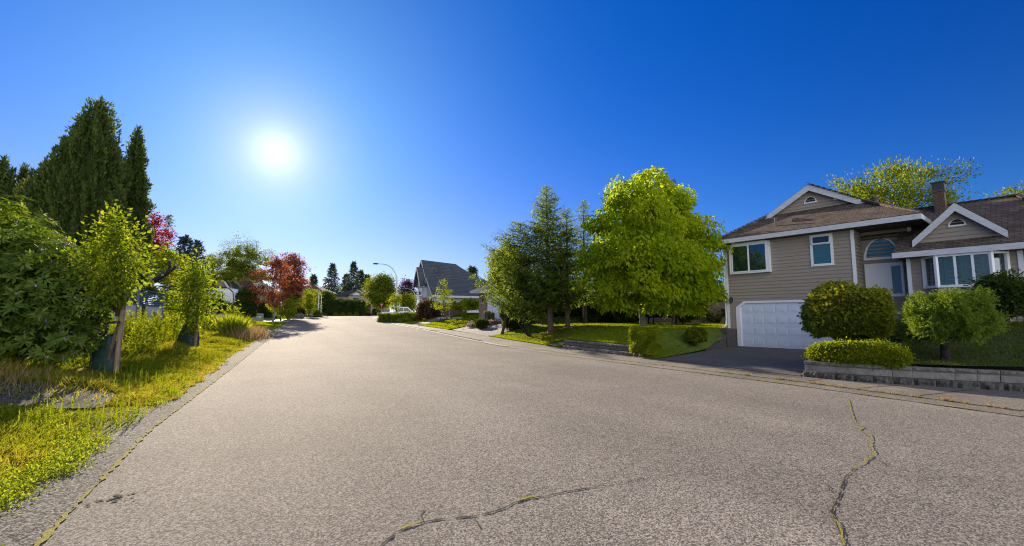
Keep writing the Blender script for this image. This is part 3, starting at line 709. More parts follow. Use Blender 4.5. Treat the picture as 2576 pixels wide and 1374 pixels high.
def conifer_leaves(h, r, nb, L=.16, W=.035, z0=.06, droop=.25, upturn=.15, twig=.16, dens=1.0, prof=.85, lean=(0, 0), jag=.35, sprays=5, side=None):
    """branches in loose whorls with side twigs carrying flat sprays; returns leaf quads + branch tubes"""
    mb = MB(); Ps, Ds, Ns = [], [], []
    for i in range(nb):
        f = z0 + (1 - z0) * ((i + rng.uniform()) / nb) ** .9; z = h * f
        Lb = r * (1 - f) ** prof * rng.uniform(1 - jag, 1 + jag * .6) + .12
        az = i * 2.39996 + rng.normal(0, .3)
        if side is not None: Lb *= 1 + side[0] * math.cos(az - side[1])
        d = np.array([math.cos(az), math.sin(az), 0]); s = np.linspace(0, 1, 7)
        cx, cy = lean[0] * f, lean[1] * f
        pz = z + Lb * (.12 * s - droop * s ** 1.6 * (1.1 - .6 * f) + upturn * s ** 3)
        B = np.stack([cx + d[0] * Lb * s, cy + d[1] * Lb * s, pz], 1)
        if Lb > .5: mb.tube([B[0], B[3], B[6]], [.012 + .018 * Lb * .6, .01 + .006 * Lb, .004], 4, caps=False)
        nt_ = max(3, int(Lb / twig * dens)); st = np.linspace(.12, 1, nt_) + rng.normal(0, .03, nt_); st = st.clip(.05, 1)
        for sd in (-1, 1):
            base = np.stack([np.interp(st, s, B[:, j]) for j in range(3)], 1)
            lt = (.42 * Lb * (1 - st) ** .7 + .10 + .05 * rng.uniform(0, 1, nt_)) * rng.uniform(.6, 1.2, nt_)
            ta = np.array([-d[1], d[0], 0]) * sd * .8 + d * .65
            td = unit(ta[None] + rng.normal(0, .16, (nt_, 3)) + np.array([0, 0, -.12]))
            k = np.maximum(2, (lt / L * sprays * .55).astype(int)); ti = np.repeat(np.arange(nt_), k)
            u = rng.uniform(0, 1, len(ti))
            Ps.append(base[ti] + td[ti] * (lt[ti] * u)[:, None]); dd = td[ti] + rng.normal(0, .45, (len(ti), 3)); Ds.append(dd)
            Ns.append(rng.normal(0, .35, (len(ti), 3)) + np.array([0, 0, 1.0]))
    # leader
    u = rng.uniform(.9, 1.0, 40); th = rng.uniform(0, 6.28, 40)
    Ps.append(np.stack([lean[0] * u, lean[1] * u, h * u], 1)); Ds.append(np.stack([np.cos(th), np.sin(th), np.full(40, 1.1)], 1)); Ns.append(rng.normal(0, 1, (40, 3)))
    P, D, N = np.concatenate(Ps), np.concatenate(Ds), np.concatenate(Ns); n = len(P); sz = rng.uniform(.7, 1.3, n)
    V, rr = leaf_quads(P, D, N, L * sz, W * sz, rng.uniform(0, 1, n), cup=.03)
    return V, rr, mb
def conifer(name, label, base, h, r, m, nb=110, trunk_r=.13, group=None, bark=None, cat='tree', lean=(0, 0), **kw):
    t = thing(name, label, cat, base, rng.uniform(0, 0.01), group)
    V, rr, mb = conifer_leaves(h, r, nb, lean=lean, **kw)
    mb.tube([(lean[0] * s, lean[1] * s, h * s - (.1 if s == 0 else 0)) for s in (0, .25, .5, .75, .97)], [trunk_r * 1.2, trunk_r, trunk_r * .7, trunk_r * .4, .012], 9)
    mb.build('trunk', bark or M_bark, t, smooth=True)
    npmesh('crown', V, 4, rr, m, t)
    return t

# ------------------------------------------------------------------ building helpers
def siding(mb, z0, z1, left, right, d, m=0, lap=.16, out=.03, axis='x', lo=0):
    """lap boards on the plane y=d facing -y (axis x) or on the plane x=d facing lo (axis y)"""
    z = z0
    while z < z1 - 1e-4:
        e = min(z + lap, z1); a0, b0, a1, b1 = left(z), right(z), left(e), right(e)
        if b0 - a0 > .02:
            if axis == 'x':
                mb.poly([(a0, d - out, z), (b0, d - out, z), (b1, d, e), (a1, d, e)], m)
                mb.poly([(a0, d, z), (b0, d, z), (b0, d - out, z), (a0, d - out, z)], m)
            else:
                o = out * lo
                f = [(d + o, a0, z), (d + o, b0, z), (d, b1, e), (d, a1, e)]
                g = [(d, a0, z), (d, b0, z), (d + o, b0, z), (d + o, a0, z)]
                if lo < 0: f.reverse(); g.reverse()
                mb.poly(f, m); mb.poly(g, m)
        z = e
    return mb
K = lambda v: (lambda z: v)
def roof_slab(mb, pts, th=.12, m=0): return mb.prism(pts, (0, 0, -th), m)
def window(parent, x0, x1, z0, z1, d, fr=.09, mull=(), trans=(), glass=None, frame=None, curtain=None, depth=.07, name='window', proud=.06):
    """framed window on the plane y=d facing -y; part window (frame) > pane, curtain"""
    f = MB(); p = proud
    f.box(x0, x0 + fr, d - p, d + .02, z0, z1); f.box(x1 - fr, x1, d - p, d + .02, z0, z1)
    f.box(x0 + fr, x1 - fr, d - p, d + .02, z1 - fr, z1); f.box(x0 + fr, x1 - fr, d - p - .015, d + .02, z0, z0 + fr)
    for q in mull: f.box(q - .028, q + .028, d - p + .012, d + .02, z0 + fr, z1 - fr)
    for q in trans: f.box(x0 + fr, x1 - fr, d - p + .014, d + .02, q - .028, q + .028)
    o = f.build(name, frame or M_white, parent)
    g = MB(); g.box(x0 + fr, x1 - fr, d - p * .55, d - p * .55 + .006, z0 + fr, z1 - fr); g.build('pane', glass or M_dglass, o)
    if curtain:
        c = MB(); xs = np.linspace(x0 + fr, x1 - fr, 60); ys = d - .012 + .008 * np.sin(xs * 46) + .004 * np.sin(xs * 113)
        for i in range(59): c.poly([(xs[i], ys[i], z0 + fr), (xs[i + 1], ys[i + 1], z0 + fr), (xs[i + 1], ys[i + 1], z1 - fr), (xs[i], ys[i], z1 - fr)])
        c.build('curtain', curtain, o, smooth=True)
    return o
def arch_pts(cx, z, rx, rz, n=20): return [(cx + rx * math.cos(a), z + rz * math.sin(a)) for a in np.linspace(0, math.pi, n)]
def arch_window(parent, cx, z, rx, rz, d, fr, glass, frame, name='window', slats=False):
    f = MB(); o_ = arch_pts(cx, z, rx, rz); i_ = arch_pts(cx, z + fr, rx - fr, rz - fr * 1.2)
    n = len(o_)
    for k in range(n - 1):
        a, b, c, e = o_[k], o_[k + 1], i_[k + 1], i_[k]
        f.prism([(a[0], d - .05, a[1]), (b[0], d - .05, b[1]), (c[0], d - .05, c[1]), (e[0], d - .05, e[1])], (0, .06, 0))
    f.box(cx - rx, cx + rx, d - .055, d + .01, z - fr * .05, z + fr)
    o = f.build(name, frame, parent)
    g = MB(); g.prism([(x, d - .022, q) for x, q in i_], (0, .01, 0)); g.build('pane' if not slats else 'louvre_panel', glass, o)
    if slats:
        s = MB()
        for q in np.arange(z + fr + .03, z + rz - fr * 1.3, .055):
            hw = (rx - fr) * math.sqrt(max(0, 1 - ((q - z - fr) / (rz - fr * 1.2)) ** 2)) - .01
            if hw > .03: s.obox((cx, d - .03, q), (2 * hw, .035, .012), 0, 0, .5)
        s.build('louvre', M_soffit, o)
    return o

# ------------------------------------------------------------------ the taupe house with the garage
P0 = np.array([20.78, 14.18, 0.0]); HA = math.atan2(-math.cos(R(10.4)), math.sin(R(10.4)))
def hw(s, d, z=0.0):   # house coordinates to world
    c, n = math.cos(HA), math.sin(HA); return np.array([P0[0] + c * s - n * d, P0[1] + n * s + c * d, z])
H = thing('house', 'taupe split level house with white garage door, brown shingle roof and two white trimmed gables', 'house', P0, HA)
w = MB()
siding(w, .9, 2.28, K(-.5), K(-.08), 0); siding(w, 0.02, 2.28, K(4.42), K(4.93), 0)
siding(w, 2.28, 5.27, K(-.5), K(4.93), 0)
siding(w, .9, 5.27, K(0.0), K(9.0), -.5, axis='y', lo=-1)
siding(w, .0, 5.27, K(0), K(1.2), 4.93, axis='y', lo=1)
siding(w, 1.4, 5.27, K(4.93), K(6.64), 1.2)
siding(w, 1.3, 3.85, K(6.64), K(9.55), 0); siding(w, 1.3, 3.85, K(0), K(1.2), 6.64, axis='y', lo=-1)
siding(w, 3.85, 5.27, K(1.2), K(9), 6.9, axis='y', lo=1)
siding(w, 1.3, 3.85, K(9.55), K(11.4), .6); siding(w, 1.3, 3.85, K(0), K(.6), 9.55, axis='y', lo=1); siding(w, 1.3, 3.85, K(.6), K(7), 11.4, axis='y', lo=1)
w.box(-.48, 4.9, 8.95, 9, 0, 5.27); w.box(4.9, 11.38, 6.95, 7, 0, 3.85)
w.build('wall', M_siding, H)
for bb in ((-.52, -.09, -.04, .3, -.2, .9), (-.53, -.4, .31, 9, -.2, .9), (6.6, 9.6, -.04, .3, .3, 1.3), (9.61, 11.42, .56, .9, .3, 1.3)):
    fd = MB(); fd.box(*bb); fd.build('foundation', M_conc, H)
# garage door: four rows of eight raised panels
gd = MB(); gd.box(.1, 4.32, .06, .12, 0, 2.2)
for r in range(4):
    for c in range(8):
        x0 = .20 + c * .515; z0 = .07 + r * .545
        gd.box(x0 - .01, x0 + .44, .045, .06, z0 + .05, z0 + .37)
        gd.box(x0 + .045, x0 + .385, .036, .045, z0 + .10, z0 + .32)
    gd.box(.1, 4.32, .052, .06, r * .545 + .525, r * .545 + .54)
gd.build('garage_door', M_garage, H)
gf = MB(); gf.box(-.1, .1, -.03, .1, 0, 2.0); gf.box(4.32, 4.44, -.03, .1, 0, 2.28)
gf.prism([(-.1, -.03, 2.0), (.1, -.03, 2.0), (.38, -.03, 2.2), (4.32, -.03, 2.2), (4.32, -.03, 2.3), (.3, -.03, 2.3)], (0, .13, 0))
sg0 = MB(); sg0.prism([(-.1, .0, 2.0), (.34, .0, 2.29), (-.1, .0, 2.29)], (0, .05, 0)); sg0.build('wall_corner', M_siding, H)
gf.build('garage_frame', M_white, H)
for bb in ((-.54, -.42, -.045, .06, .9, 5.27), (4.85, 4.97, -.045, .03, 2.32, 5.27), (6.58, 6.70, -.045, .03, 1.4, 3.9), (9.47, 9.6, -.045, .03, 1.3, 3.9), (6.52, 6.62, 1.1, 1.2, 4.0, 5.27)):
    tr = MB(); tr.box(*bb); tr.build('corner_board', M_white, H)
dp = MB(); dp.tube([(-.6, -.05, 5.2), (-.6, -.05, 1.15), (-.66, -.2, .98), (-.72, -.4, .95)], .035, 8); dp.build('downpipe', M_white, H, smooth=True)
# roofs
rf = MB()
E0, pk, DG = 5.50, 7.92, 1.1
Rp = [(-.75, -.6, E0), (1.2, DG, 6.72), (3.09, DG, pk), (3.09, 9.4, pk), (-.75, 9.4, E0)]
roof_slab(rf, Rp, .1)
sr = (pk - E0) / (7.2 - 3.09)
roof_slab(rf, [(7.2, 9.4, E0), (3.09, 9.4, pk), (3.09, DG, pk), (5.05, DG, pk - sr * 1.96), (7.2, -.6, E0)], .1)
roof_slab(rf, [(-.75, -.6, E0), (7.2, -.6, E0), (5.05, DG + .28, 6.74), (1.2, DG + .28, 6.74)], .1)
E1 = 4.06; SL = .594; RD = 3.2; RZ = E1 + SL * (RD + .6)
roof_slab(rf, [(6.3, -.6, E1), (11.4, -.6, E1), (9.55, RD, RZ), (4.6, RD, RZ), (4.6, 1.0, E1 + SL * 1.6), (6.3, 1.0, E1 + SL * 1.6)], .1)
roof_slab(rf, [(11.4, -.6, E1), (11.4, 7.2, E1), (9.55, RD, RZ)], .1)
roof_slab(rf, [(4.6, RD, RZ), (9.55, RD, RZ), (11.4, 7.2, E1), (4.6, 7.2, E1)], .1)
for (a, b) in (((8.09, -.25, 5.78), (6.86, -.25, 4.52)), ((8.09, -.25, 5.78), (9.30, -.25, 4.55))):
    dz = a[2] - b[2]
    back_a = (a[0], -.25 + (a[2] - (E1 + SL * .35)) / SL, a[2]); back_b = (b[0], -.25 + max(.02, (b[2] - (E1 + SL * .35)) / SL), b[2])
    q = [a, b, back_b, back_a] if b[0] < a[0] else [a, back_a, back_b, b]
    roof_slab(rf, q, .09)
roof = rf.build('roof', M_shingle, H)
def cap(a, b, n):      # ridge and hip caps
    cp = MB(); a, b = Vector(a), Vector(b)
    for i in range(n):
        p, q = a.lerp(b, i / n), a.lerp(b, (i + 1.12) / n); cp.bar(p + Vector((0, 0, .02)), q + Vector((0, 0, .045)), .2, .03)
    cp.build('ridge_cap', M_shingle, roof)
cap((7.2, -.6, E0), (5.05, DG + .2, 6.74), 13); cap((-.75, -.6, E0), (1.2, DG, 6.72), 13); cap((5.05, DG, pk - sr * 1.96), (3.09, DG, pk), 9); cap((4.6, RD, RZ), (9.55, RD, RZ), 20); cap((11.4, -.6, E1), (9.55, RD, RZ), 16)
def gable(name, cx, pkz, x0, z0, x1, z1, d, m=None, bw=.26):
    """gable triangle of siding with raking boards"""
    g = MB(); zb = min(z0, z1) - .1
    L = lambda z: cx + (x0 - cx) * np.clip((pkz - z) / (pkz - z0), 0, 1); Rr = lambda z: cx + (x1 - cx) * np.clip((pkz - z) / (pkz - z1), 0, 1)
    siding(g, zb, pkz - .05, L, Rr, d)
    o = g.build('gable_wall', M_siding, H)
    b = MB()
    for (xa, za) in ((x0, z0), (x1, z1)):
        y = d - .28
        b.prism([(cx, y, pkz), (xa, y, za), (xa, y, za - bw), (cx, y, pkz - bw * 1.15)], (0, .05, 0))
    b.build('rake_board', M_trim, o)
    return o
ga = gable('g', 3.09, pk - .03, 1.02, 6.60, 5.25, 6.62, DG + .26)
arch_window(ga, 3.07, 7.02, .27, .30, DG + .26, .05, M_interior, M_white, 'gable_vent', True)
sv = MB(); sv.box(4.0, 4.17, DG + .2, DG + .25, 6.95, 7.12); sv.build('vent_cover', M_white, ga)
gb = gable('g', 8.09, 5.74, 6.84, 4.48, 9.32, 4.52, .0)
arch_window(gb, 8.09, 4.90, .24, .27, .0, .05, M_interior, M_white, 'gable_vent', True)
fa = MB(); fa.box(-.78, 7.22, -.64, -.59, 5.25, 5.46); fa.box(-.79, -.74, -.59, 9.4, 5.25, 5.44); fa.box(7.19, 7.24, -.59, 6, 5.25, 5.44)
fa.box(6.27, 11.43, -.64, -.59, 3.82, 4.03); fa.box(6.26, 6.31, -.59, 1.15, 3.82, 4.01); fa.box(11.4, 11.44, -.59, 7, 3.82, 4.0)
fa.build('fascia_board', M_trim, H)
sf = MB()
for i, x in enumerate(np.arange(4.93, 7.15, .12)): sf.box(x, x + .112, -.59, 1.2, 5.25, 5.262)
sf.box(-.74, 4.93, -.59, .0, 5.25, 5.262); sf.box(-.74, -.5, 0, 9, 5.25, 5.262); sf.box(6.31, 11.4, -.59, .0, 3.82, 3.83); sf.box(6.31, 6.64, 0, 1.15, 3.82, 3.83); sf.box(9.56, 11.4, 0, .6, 3.82, 3.83); sf.box(6.9, 7.19, 1.2, 6, 5.25, 5.262)
sf.build('soffit', M_soffit, H)
# windows
w1 = MB(); w1.box(-.22, 1.68, -.24, -.02, 3.68, 3.76); w1.box(-.22, -.08, -.24, -.02, 3.76, 5.2); w1.box(1.54, 1.68, -.24, -.02, 3.76, 5.2); w1.box(-.08, 1.54, -.24, -.02, 5.1, 5.24)
bx = w1.build('window_box', M_white, H)
window(bx, -.1, .74, 3.75, 5.12, -.2, .05, glass=M_glass, curtain=M_curt_t); window(bx, .70, 1.56, 3.75, 5.12, -.185, .05, glass=M_glass, curtain=M_curt_l)
w2 = window(H, 3.34, 4.21, 3.79, 5.22, -.0, .10, trans=(4.78,), glass=M_teal, proud=.055)
aw = MB(); aw.box(3.46, 4.09, -.05, -.03, 4.83, 5.1); aw.build('pane', M_dglass, w2)
sa = MB()
for a, b in (((3.44, -.12, 4.80), (4.11, -.12, 4.80)), ((3.44, -.06, 5.13), (4.11, -.06, 5.13)), ((3.44, -.12, 4.80), (3.44, -.06, 5.13)), ((4.11, -.12, 4.80), (4.11, -.06, 5.13))): sa.bar(a, b, .04, .05)
sa.build('sash', M_white, w2)
ar = arch_window(H, 5.61, 4.0, .62, .93, 1.2, .10, M_teal, M_white)
# front door with side light
df = MB(); df.box(5.0, 5.11, 1.12, 1.22, 1.5, 3.83); df.box(5.80, 5.90, 1.12, 1.22, 1.5, 3.83); df.box(5.11, 5.80, 1.12, 1.22, 3.68, 3.83); df.box(5.90, 6.29, 1.12, 1.22, 3.68, 3.83); df.box(6.20, 6.29, 1.12, 1.22, 2.38, 3.68); df.box(5.90, 6.20, 1.12, 1.22, 2.38, 2.5)
dfo = df.build('door_frame', M_white, H)
sg = MB(); sg.box(5.90, 6.20, 1.165, 1.18, 2.5, 3.68); sg.build('side_light', mat('side_light_glass', (.06, .10, .17), .15, spec=.7), dfo)
dl = MB(); dl.box(5.11, 5.80, 1.15, 1.2, 1.5, 3.68)
for (a, b, z0, z1) in ((5.17, 5.42, 1.65, 2.3), (5.49, 5.74, 1.65, 2.3), (5.17, 5.42, 2.4, 3.1), (5.49, 5.74, 2.4, 3.1), (5.17, 5.42, 3.2, 3.58), (5.49, 5.74, 3.2, 3.58)): dl.box(a, b, 1.137, 1.15, z0, z1)
do = dl.build('door', M_white, H)
dh = MB(); dh.box(5.72, 5.78, 1.10, 1.137, 2.35, 2.6); dh.tube([(5.75, 1.13, 2.42), (5.75, 1.07, 2.42)], .025, 8); dh.build('door_handle', M_metal, do)
ld = MB(); ld.box(4.95, 6.62, -.3, 1.15, 1.2, 1.48); ld.box(4.96, 6.60, -.28, 1.1, .2, 1.19); ld.build('landing', M_conc, H)
stp = MB()
for i in range(5): stp.box(5.3, 6.5, -.3 - .32 * (i + 1), -.3 - .32 * i, .25, 1.24 - .19 * i)
stp.build('front_steps', M_conc, H)
# bay window
bay = MB(); B0, B1, B2, B3, BD, Z0, Z1 = 7.08, 7.48, 8.88, 9.22, -.5, 2.62, 3.84
for (xa, ya, xb, yb) in ((B0, 0, B1, BD), (B1, BD, B2, BD), (B2, BD, B3, 0)):
    bay.prism([(xa, ya, 1.3), (xb, yb, 1.3), (xb, yb, Z0 - .004), (xa, ya, Z0 - .004)], (0, .06, 0), 0)
bo = bay.build('bay_skirt', M_siding, H)
bf = MB()
def wbar(p, q, wd=.09): bf.bar(p, q, wd, wd)
for (x, y) in ((B0, -.03), (B1, BD), (B2, BD), (B3, -.03)): bf.tube([(x, y, Z0), (x, y, Z1)], .075, 6)
for z in (Z0 + .04, Z1 - .05):
    wbar((B0, -.03, z), (B1, BD, z)); wbar((B1, BD, z), (B2, BD, z)); wbar((B2, BD, z), (B3, -.03, z))
for x in (7.98, 8.43): bf.box(x - .035, x + .035, BD - .02, BD + .05, Z0, Z1)
bwo = bf.build('window', M_white, H)
bp = MB()
for (xa, ya, xb, yb) in ((B0, 0, B1, BD), (B1, BD, B2, BD), (B2, BD, B3, 0)): bp.poly([(xa, ya + .01, Z0), (xb, yb + .01, Z0), (xb, yb + .01, Z1), (xa, ya + .01, Z1)])
bp.build('pane', M_glass, bwo)
bi = MB(); bi.box(B0 + .05, B3 - .05, -.022, -.018, Z0, Z1); xs = np.linspace(B1 + .05, B2 - .02, 90)
for i in range(89):
    if 14 < i < 38 or 62 < i < 70: continue
    ya_, yb_ = [-.34 + .03 * math.sin(x * 34) + .015 * math.sin(x * 71) for x in xs[i:i + 2]]
    bi.poly([(xs[i], ya_, Z0), (xs[i + 1], yb_, Z0), (xs[i + 1], yb_, Z1), (xs[i], ya_, Z1)])
bi.build('curtain', M_curt_t, bwo, smooth=True)
# wall lanterns, chimney, roof fittings
def lantern(s, d, z):
    l = MB(); l.box(s - .05, s + .05, d - .03, d, z - .12, z + .12); l.tube([(s, d - .03, z + .08), (s, d - .12, z + .16), (s, d - .17, z + .10)], .012, 6)
    l.lathe([(.03, -.18), (.055, -.15), (.075, .02), (.085, .03), (.02, .10)], (s, d - .17, z), 8)
    o = l.build('wall_lantern', M_dmetal, H); g = MB(); g.lathe([(.05, -.13), (.07, .01)], (s, d - .17, z - .002), 8); g.build('glass', M_lens, o)
lantern(-.28, 0, 2.38); lantern(6.43, 1.2, 3.55)
ch = MB(); ch.box(7.22, 7.56, 2.6, 3.1, 5.3, 6.85); ch.box(7.19, 7.59, 2.57, 3.13, 6.85, 6.93); cho = ch.build('chimney', M_brick, H)
cc = MB(); cc.prism([(7.2, 2.58, 6.93), (7.58, 2.58, 6.93), (7.58, 3.12, 6.93), (7.2, 3.12, 6.93)], (.0, 0, .3)); cc.box(7.16, 7.62, 2.54, 3.16, 7.23, 7.27); cc.build('chimney_cap', M_dmetal, cho)
vt = MB(); vt.box(2.6, 2.92, .18, .46, 6.0, 6.16); vt.build('roof_vent', M_soffit, roof); v2 = MB(); v2.tube([(1.95, .05, 5.8), (1.95, .05, 6.3)], .045, 8); v2.build('vent_pipe', M_soffit, roof)
v3 = MB(); v3.lathe([(.11, 0), (.11, .22), (.15, .23), (.15, .27), (.11, .28), (.15, .33), (.13, .38), (.02, .42)], (5.4, 2.0, 6.55), 12); v3.build('vent_pipe', M_soffit, roof)
# concrete wing walls between lawn and garage
cwl = thing('concrete_wall', 'dark stepped concrete retaining wall beside the garage door', 'retaining wall', hw(-.3, 0), HA)
c_ = MB(); c_.box(-.26, .17, -1.05, -.05, -.2, .93); c_.box(-.24, .12, -3.1, -1.06, -.2, .64); c_.build('wall', M_conc, cwl)

# ------------------------------------------------------------------ retaining walls of split-faced block
def block_wall(name, label, path, h1, h2, hc, depth=.3, L=.36, part=False):
    P = np.array(path, float); o = np.array([P[0, 0], P[0, 1], 0]); t = thing(name, label, 'retaining wall', o)
    d = np.r_[0, np.cumsum(np.hypot(*np.diff(P, axis=0).T))]
    def at_(s): return np.array([np.interp(s, d, P[:, 0]), np.interp(s, d, P[:, 1])])
    def course(nm, z0, z1, off, back, m, jig, hw_=True):
        mb = MB(); n = int(round(d[-1] / L)); 
        for i in range(n):
            a, b = at_(d[-1] * i / n) - o[:2], at_(d[-1] * (i + 1) / n) - o[:2]; e = (b - a) / np.linalg.norm(b - a); nr = np.array([e[1], -e[0]])
            nr = nr if nr[0] < 0 else -nr
            a, b = a + e * .004, b - e * .004
            nu_, nv_ = 7, 4
            g = [[None] * (nv_ + 1) for _ in range(nu_ + 1)]
            for iu in range(nu_ + 1):
                for iv in range(nv_ + 1):
                    edge_ = iu in (0, nu_) or iv in (0, nv_)
                    q = a + (b - a) * iu / nu_ + nr * (off + (0 if edge_ else jig * rng.uniform(.25, 1.2)))
                    g[iu][iv] = (q[0], q[1], z0 + (z1 - z0) * iv / nv_)
            for iu in range(nu_):
                for iv in range(nv_): mb.poly([g[iu][iv], g[iu + 1][iv], g[iu + 1][iv + 1], g[iu][iv + 1]])
            f0, f1 = a + nr * off, b + nr * off; b0, b1 = a - nr * back, b - nr * back
            mb.poly([(*f0, z1), (*f1, z1), (*b1, z1), (*b0, z1)]); mb.poly([(*f0, z0), (*b0, z0), (*b0, z1), (*f0, z1)]); mb.poly([(*f1, z0), (*f1, z1), (*b1, z1), (*b1, z0)])
            mb.poly([(*b0, z0), (*b1, z0), (*b1, z1), (*b0, z1)])
        return mb.build(nm, m, t)
    course('lower_course', -.05, h1, .03, depth, M_block_dark if part else M_block, .06)
    course('upper_course', h1 + .002, h1 + h2, -.10, depth, M_block if not part else M_block_smooth, .03 if not part else .008)
    course('cap_course', h1 + h2 + .002, h1 + h2 + hc, -.07, depth, M_block, .02)
    return t
wp = [(poly_x(RB, y) + .12, y) for y in np.linspace(17.5, 12.15, 14)]
block_wall('retaining_wall', 'short low grey block wall between the lawn and the round shrub', wp, .17, .15, .10)
wp2 = [(poly_x(RB, y) + .12, y) for y in np.linspace(6.5, -6, 46)]
block_wall('retaining_wall', 'long curved grey block wall in front of the clipped hedge', wp2, .18, .16, .09, part=True)

# ------------------------------------------------------------------ right side: trees of the near lot
def on(px, py, dz=0.0):
    p = hit(px, py).copy(); p[2] = float(T(p[0], p[1])) + dz; return p
# big bright-leaved tree
tb = ground_at(1618, 24)
c0, rx, hh = box_px(1470, 1795, 408, 812, 24)
bt = thing('broadleaf_tree', 'tall bright green spreading tree with drooping leaves beside the taupe house', 'tree', tb)
cl = c0 - tb
LB = [(1636, 466, 52, 0), (1582, 500, 60, -.4), (1688, 515, 62, .3), (1542, 565, 66, .2), (1632, 562, 84, -1.0), (1722, 580, 70, .1), (1786, 614, 40, -.9), (1515, 648, 56, .2), (1582, 640, 76, -1.4), (1668, 652, 86, -1.6),
      (1748, 660, 64, -.5), (1518, 706, 50, -.3), (1602, 712, 76, -1.8), (1692, 725, 78, -1.5), (1764, 730, 50, -.6), (1562, 758, 46, -.8), (1650, 764, 52, -.9), (1726, 768, 50, -.6), (1640, 600, 86, 1.6), (1605, 690, 92, 1.8), (1700, 690, 92, 1.8), (1640, 530, 72, 1.0)]
lobes = [(sight(x, y, 23.6 + dz) - tb, r * (23.6 + dz) / FPX) for x, y, r, dz in LB]
V, rr = lobed_leaves(lobes, 1150, .22, .13, hang=.22)
npmesh('crown', V, 4, rr, G_bright, bt)
C1 = np.array([c for c, r in lobes])
mb = limbs((0, 0, -.1), C1, sight(1640, 470, 23.8) - tb, .17, 22, 8)
mb.build('trunk', M_bark_pale, bt, smooth=True)
# spruces
sp = on(1385, 838)
zd = depth(sp); hS = sight(1365, 462, zd)[2] - sp[2]
conifer('spruce', 'tallest spruce with bare lower trunk at the lawn corner by the pebble driveway', sp, hS, 2.35, G_spruce, nb=200, trunk_r=.17, z0=.15, L=.23, W=.05, twig=.13, dens=1.2, sprays=7, droop=.16, upturn=.22, lean=(-.25, 0), prof=.7, jag=.75)
sp2 = on(1428, 826); zd = depth(sp2); hS2 = sight(1432, 520, zd)[2] - sp2[2]
conifer('spruce', 'second spruce standing just right of the tallest spruce', sp2, hS2, 2.1, G_spruce, nb=150, trunk_r=.14, z0=.2, L=.17, W=.05, twig=.15, dens=1.1, sprays=6, droop=.2, upturn=.2, prof=.75, jag=.7)
sp3 = on(1472, 816); zd = depth(sp3); hS3 = sight(1469, 498, zd)[2] - sp3[2]
conifer('spruce', 'narrow pointed spruce between the second spruce and the bright broadleaf tree', sp3, hS3, 1.9, G_spruce, nb=150, trunk_r=.13, z0=.18, L=.18, W=.05, twig=.16, dens=1.1, sprays=6, droop=.2, prof=.8, jag=.65)
sp4 = on(1502, 811); zd = depth(sp4); hS4 = sight(1500, 600, zd)[2] - sp4[2]
conifer('spruce', 'short shaded spruce trunk behind the left edge of the bright broadleaf tree', sp4, hS4, 1.6, G_dark, nb=90, trunk_r=.15, z0=.25, L=.2, W=.06, twig=.18, sprays=5)
lw = sight(1335, 700, 21.5); lw = np.array([lw[0], lw[1], float(T(lw[0], lw[1]))])
pn = on(1333, 849)
pt = thing('pine', 'small many stemmed leaning pine with low wide boughs at the lawn tip', 'tree', pn)
zd = depth(pn); hP = sight(1300, 555, zd)[2] - pn[2]
V, rr, mb = conifer_leaves(hP, 2.6, 130, L=.23, W=.05, z0=.14, twig=.14, dens=1.2, sprays=6.5, droop=.0, upturn=.3, lean=tuple(-RT[:2] * .65), prof=.6, jag=.7, side=(.3, math.atan2(-RT[1], -RT[0])))
for i in range(4):
    a = i * 1.57; dx = -RT[:2] * (.1 + .25 * i) + np.array([math.cos(a), math.sin(a)]) * .2
    mb.tube([(0, 0, -.05), (dx[0] * .6, dx[1] * .6, .55), (dx[0] * 1.6, dx[1] * 1.6, 1.5), (dx[0] * 2, dx[1] * 2, 2.8)], [.06, .045, .035, .015], 7)
mb.build('trunk', M_bark_dark, pt, smooth=True); npmesh('crown', V, 4, rr, G_spruce, pt)
# light leafy tree left of the spruces
b = ground_at(1262, 31); c0, rx, hh = box_px(1228, 1335, 622, 748, 31)
tree('hazel_tree', 'loose yellow green leafy tree left of the spruces by the far garage', 'tree', b, c0, rx, hh, G_young, trunk_r=.1, ncl=230, nleaf=60, rc=.34, L=.16, W=.11, droop=.8, lump=.15, prof='round', fill=.35)
b = ground_at(1292, 33); c0, rx, hh = box_px(1252, 1315, 700, 797, 33)
shrub('evergreen_shrub', 'dark rounded evergreen shrub in front of the far garage beneath the leafy tree', 'shrub', b, ('rev', .95, .95, 2.6, 'ovoid'), G_dark, 9000, .13, .07)
# back garden hedge, fence, swing set
for i, (x0, x1, yt, zd, lab) in enumerate([(1330, 1480, 735, 37, 'dark hedge mass behind the trunks of the tallest spruce'), (1478, 1590, 742, 33, 'dark tall hedge mass behind the shaded spruce trunks'), (1585, 1700, 752, 36, 'dark hedge at the back of the lawn behind the swing frame'), (1700, 1800, 735, 34, 'dark hedge at the back of the lawn left of the taupe house wall')]):
    b = ground_at((x0 + x1) / 2, zd); h = sight((x0 + x1) / 2, yt, zd)[2] - b[2]
    shrub('hedge', lab, 'hedge', b, ('box', (x1 - x0) / 2 * zd / FPX * 1.08, .9, h, 5), G_dark, 12000, .2, .11, lump=.22, rz=-YAW, shell=.1)
b = ground_at(1812, 33)
fb = thing('garden_fence', 'weathered timber garden fence at the back between hedge and taupe house', 'fence', b, -YAW)
mb = MB()
for i in range(22): mb.box(-1.5 + i * .15, -1.5 + i * .15 + .14, 0, .025, .0, 1.65 + rng.uniform(-.01, .01))
mb.build('board', M_wood, fb); mb = MB(); mb.box(-1.5, 1.8, .03, .08, 1.3, 1.4); mb.box(-1.5, 1.8, .03, .08, .3, .4); mb.build('rail', M_wood, fb)
b = ground_at(1655, 31)
tw = thing('timber_edging', 'low weathered timber edging wall at the back of the lawn', 'garden wall', ground_at(1665, 33), -YAW)
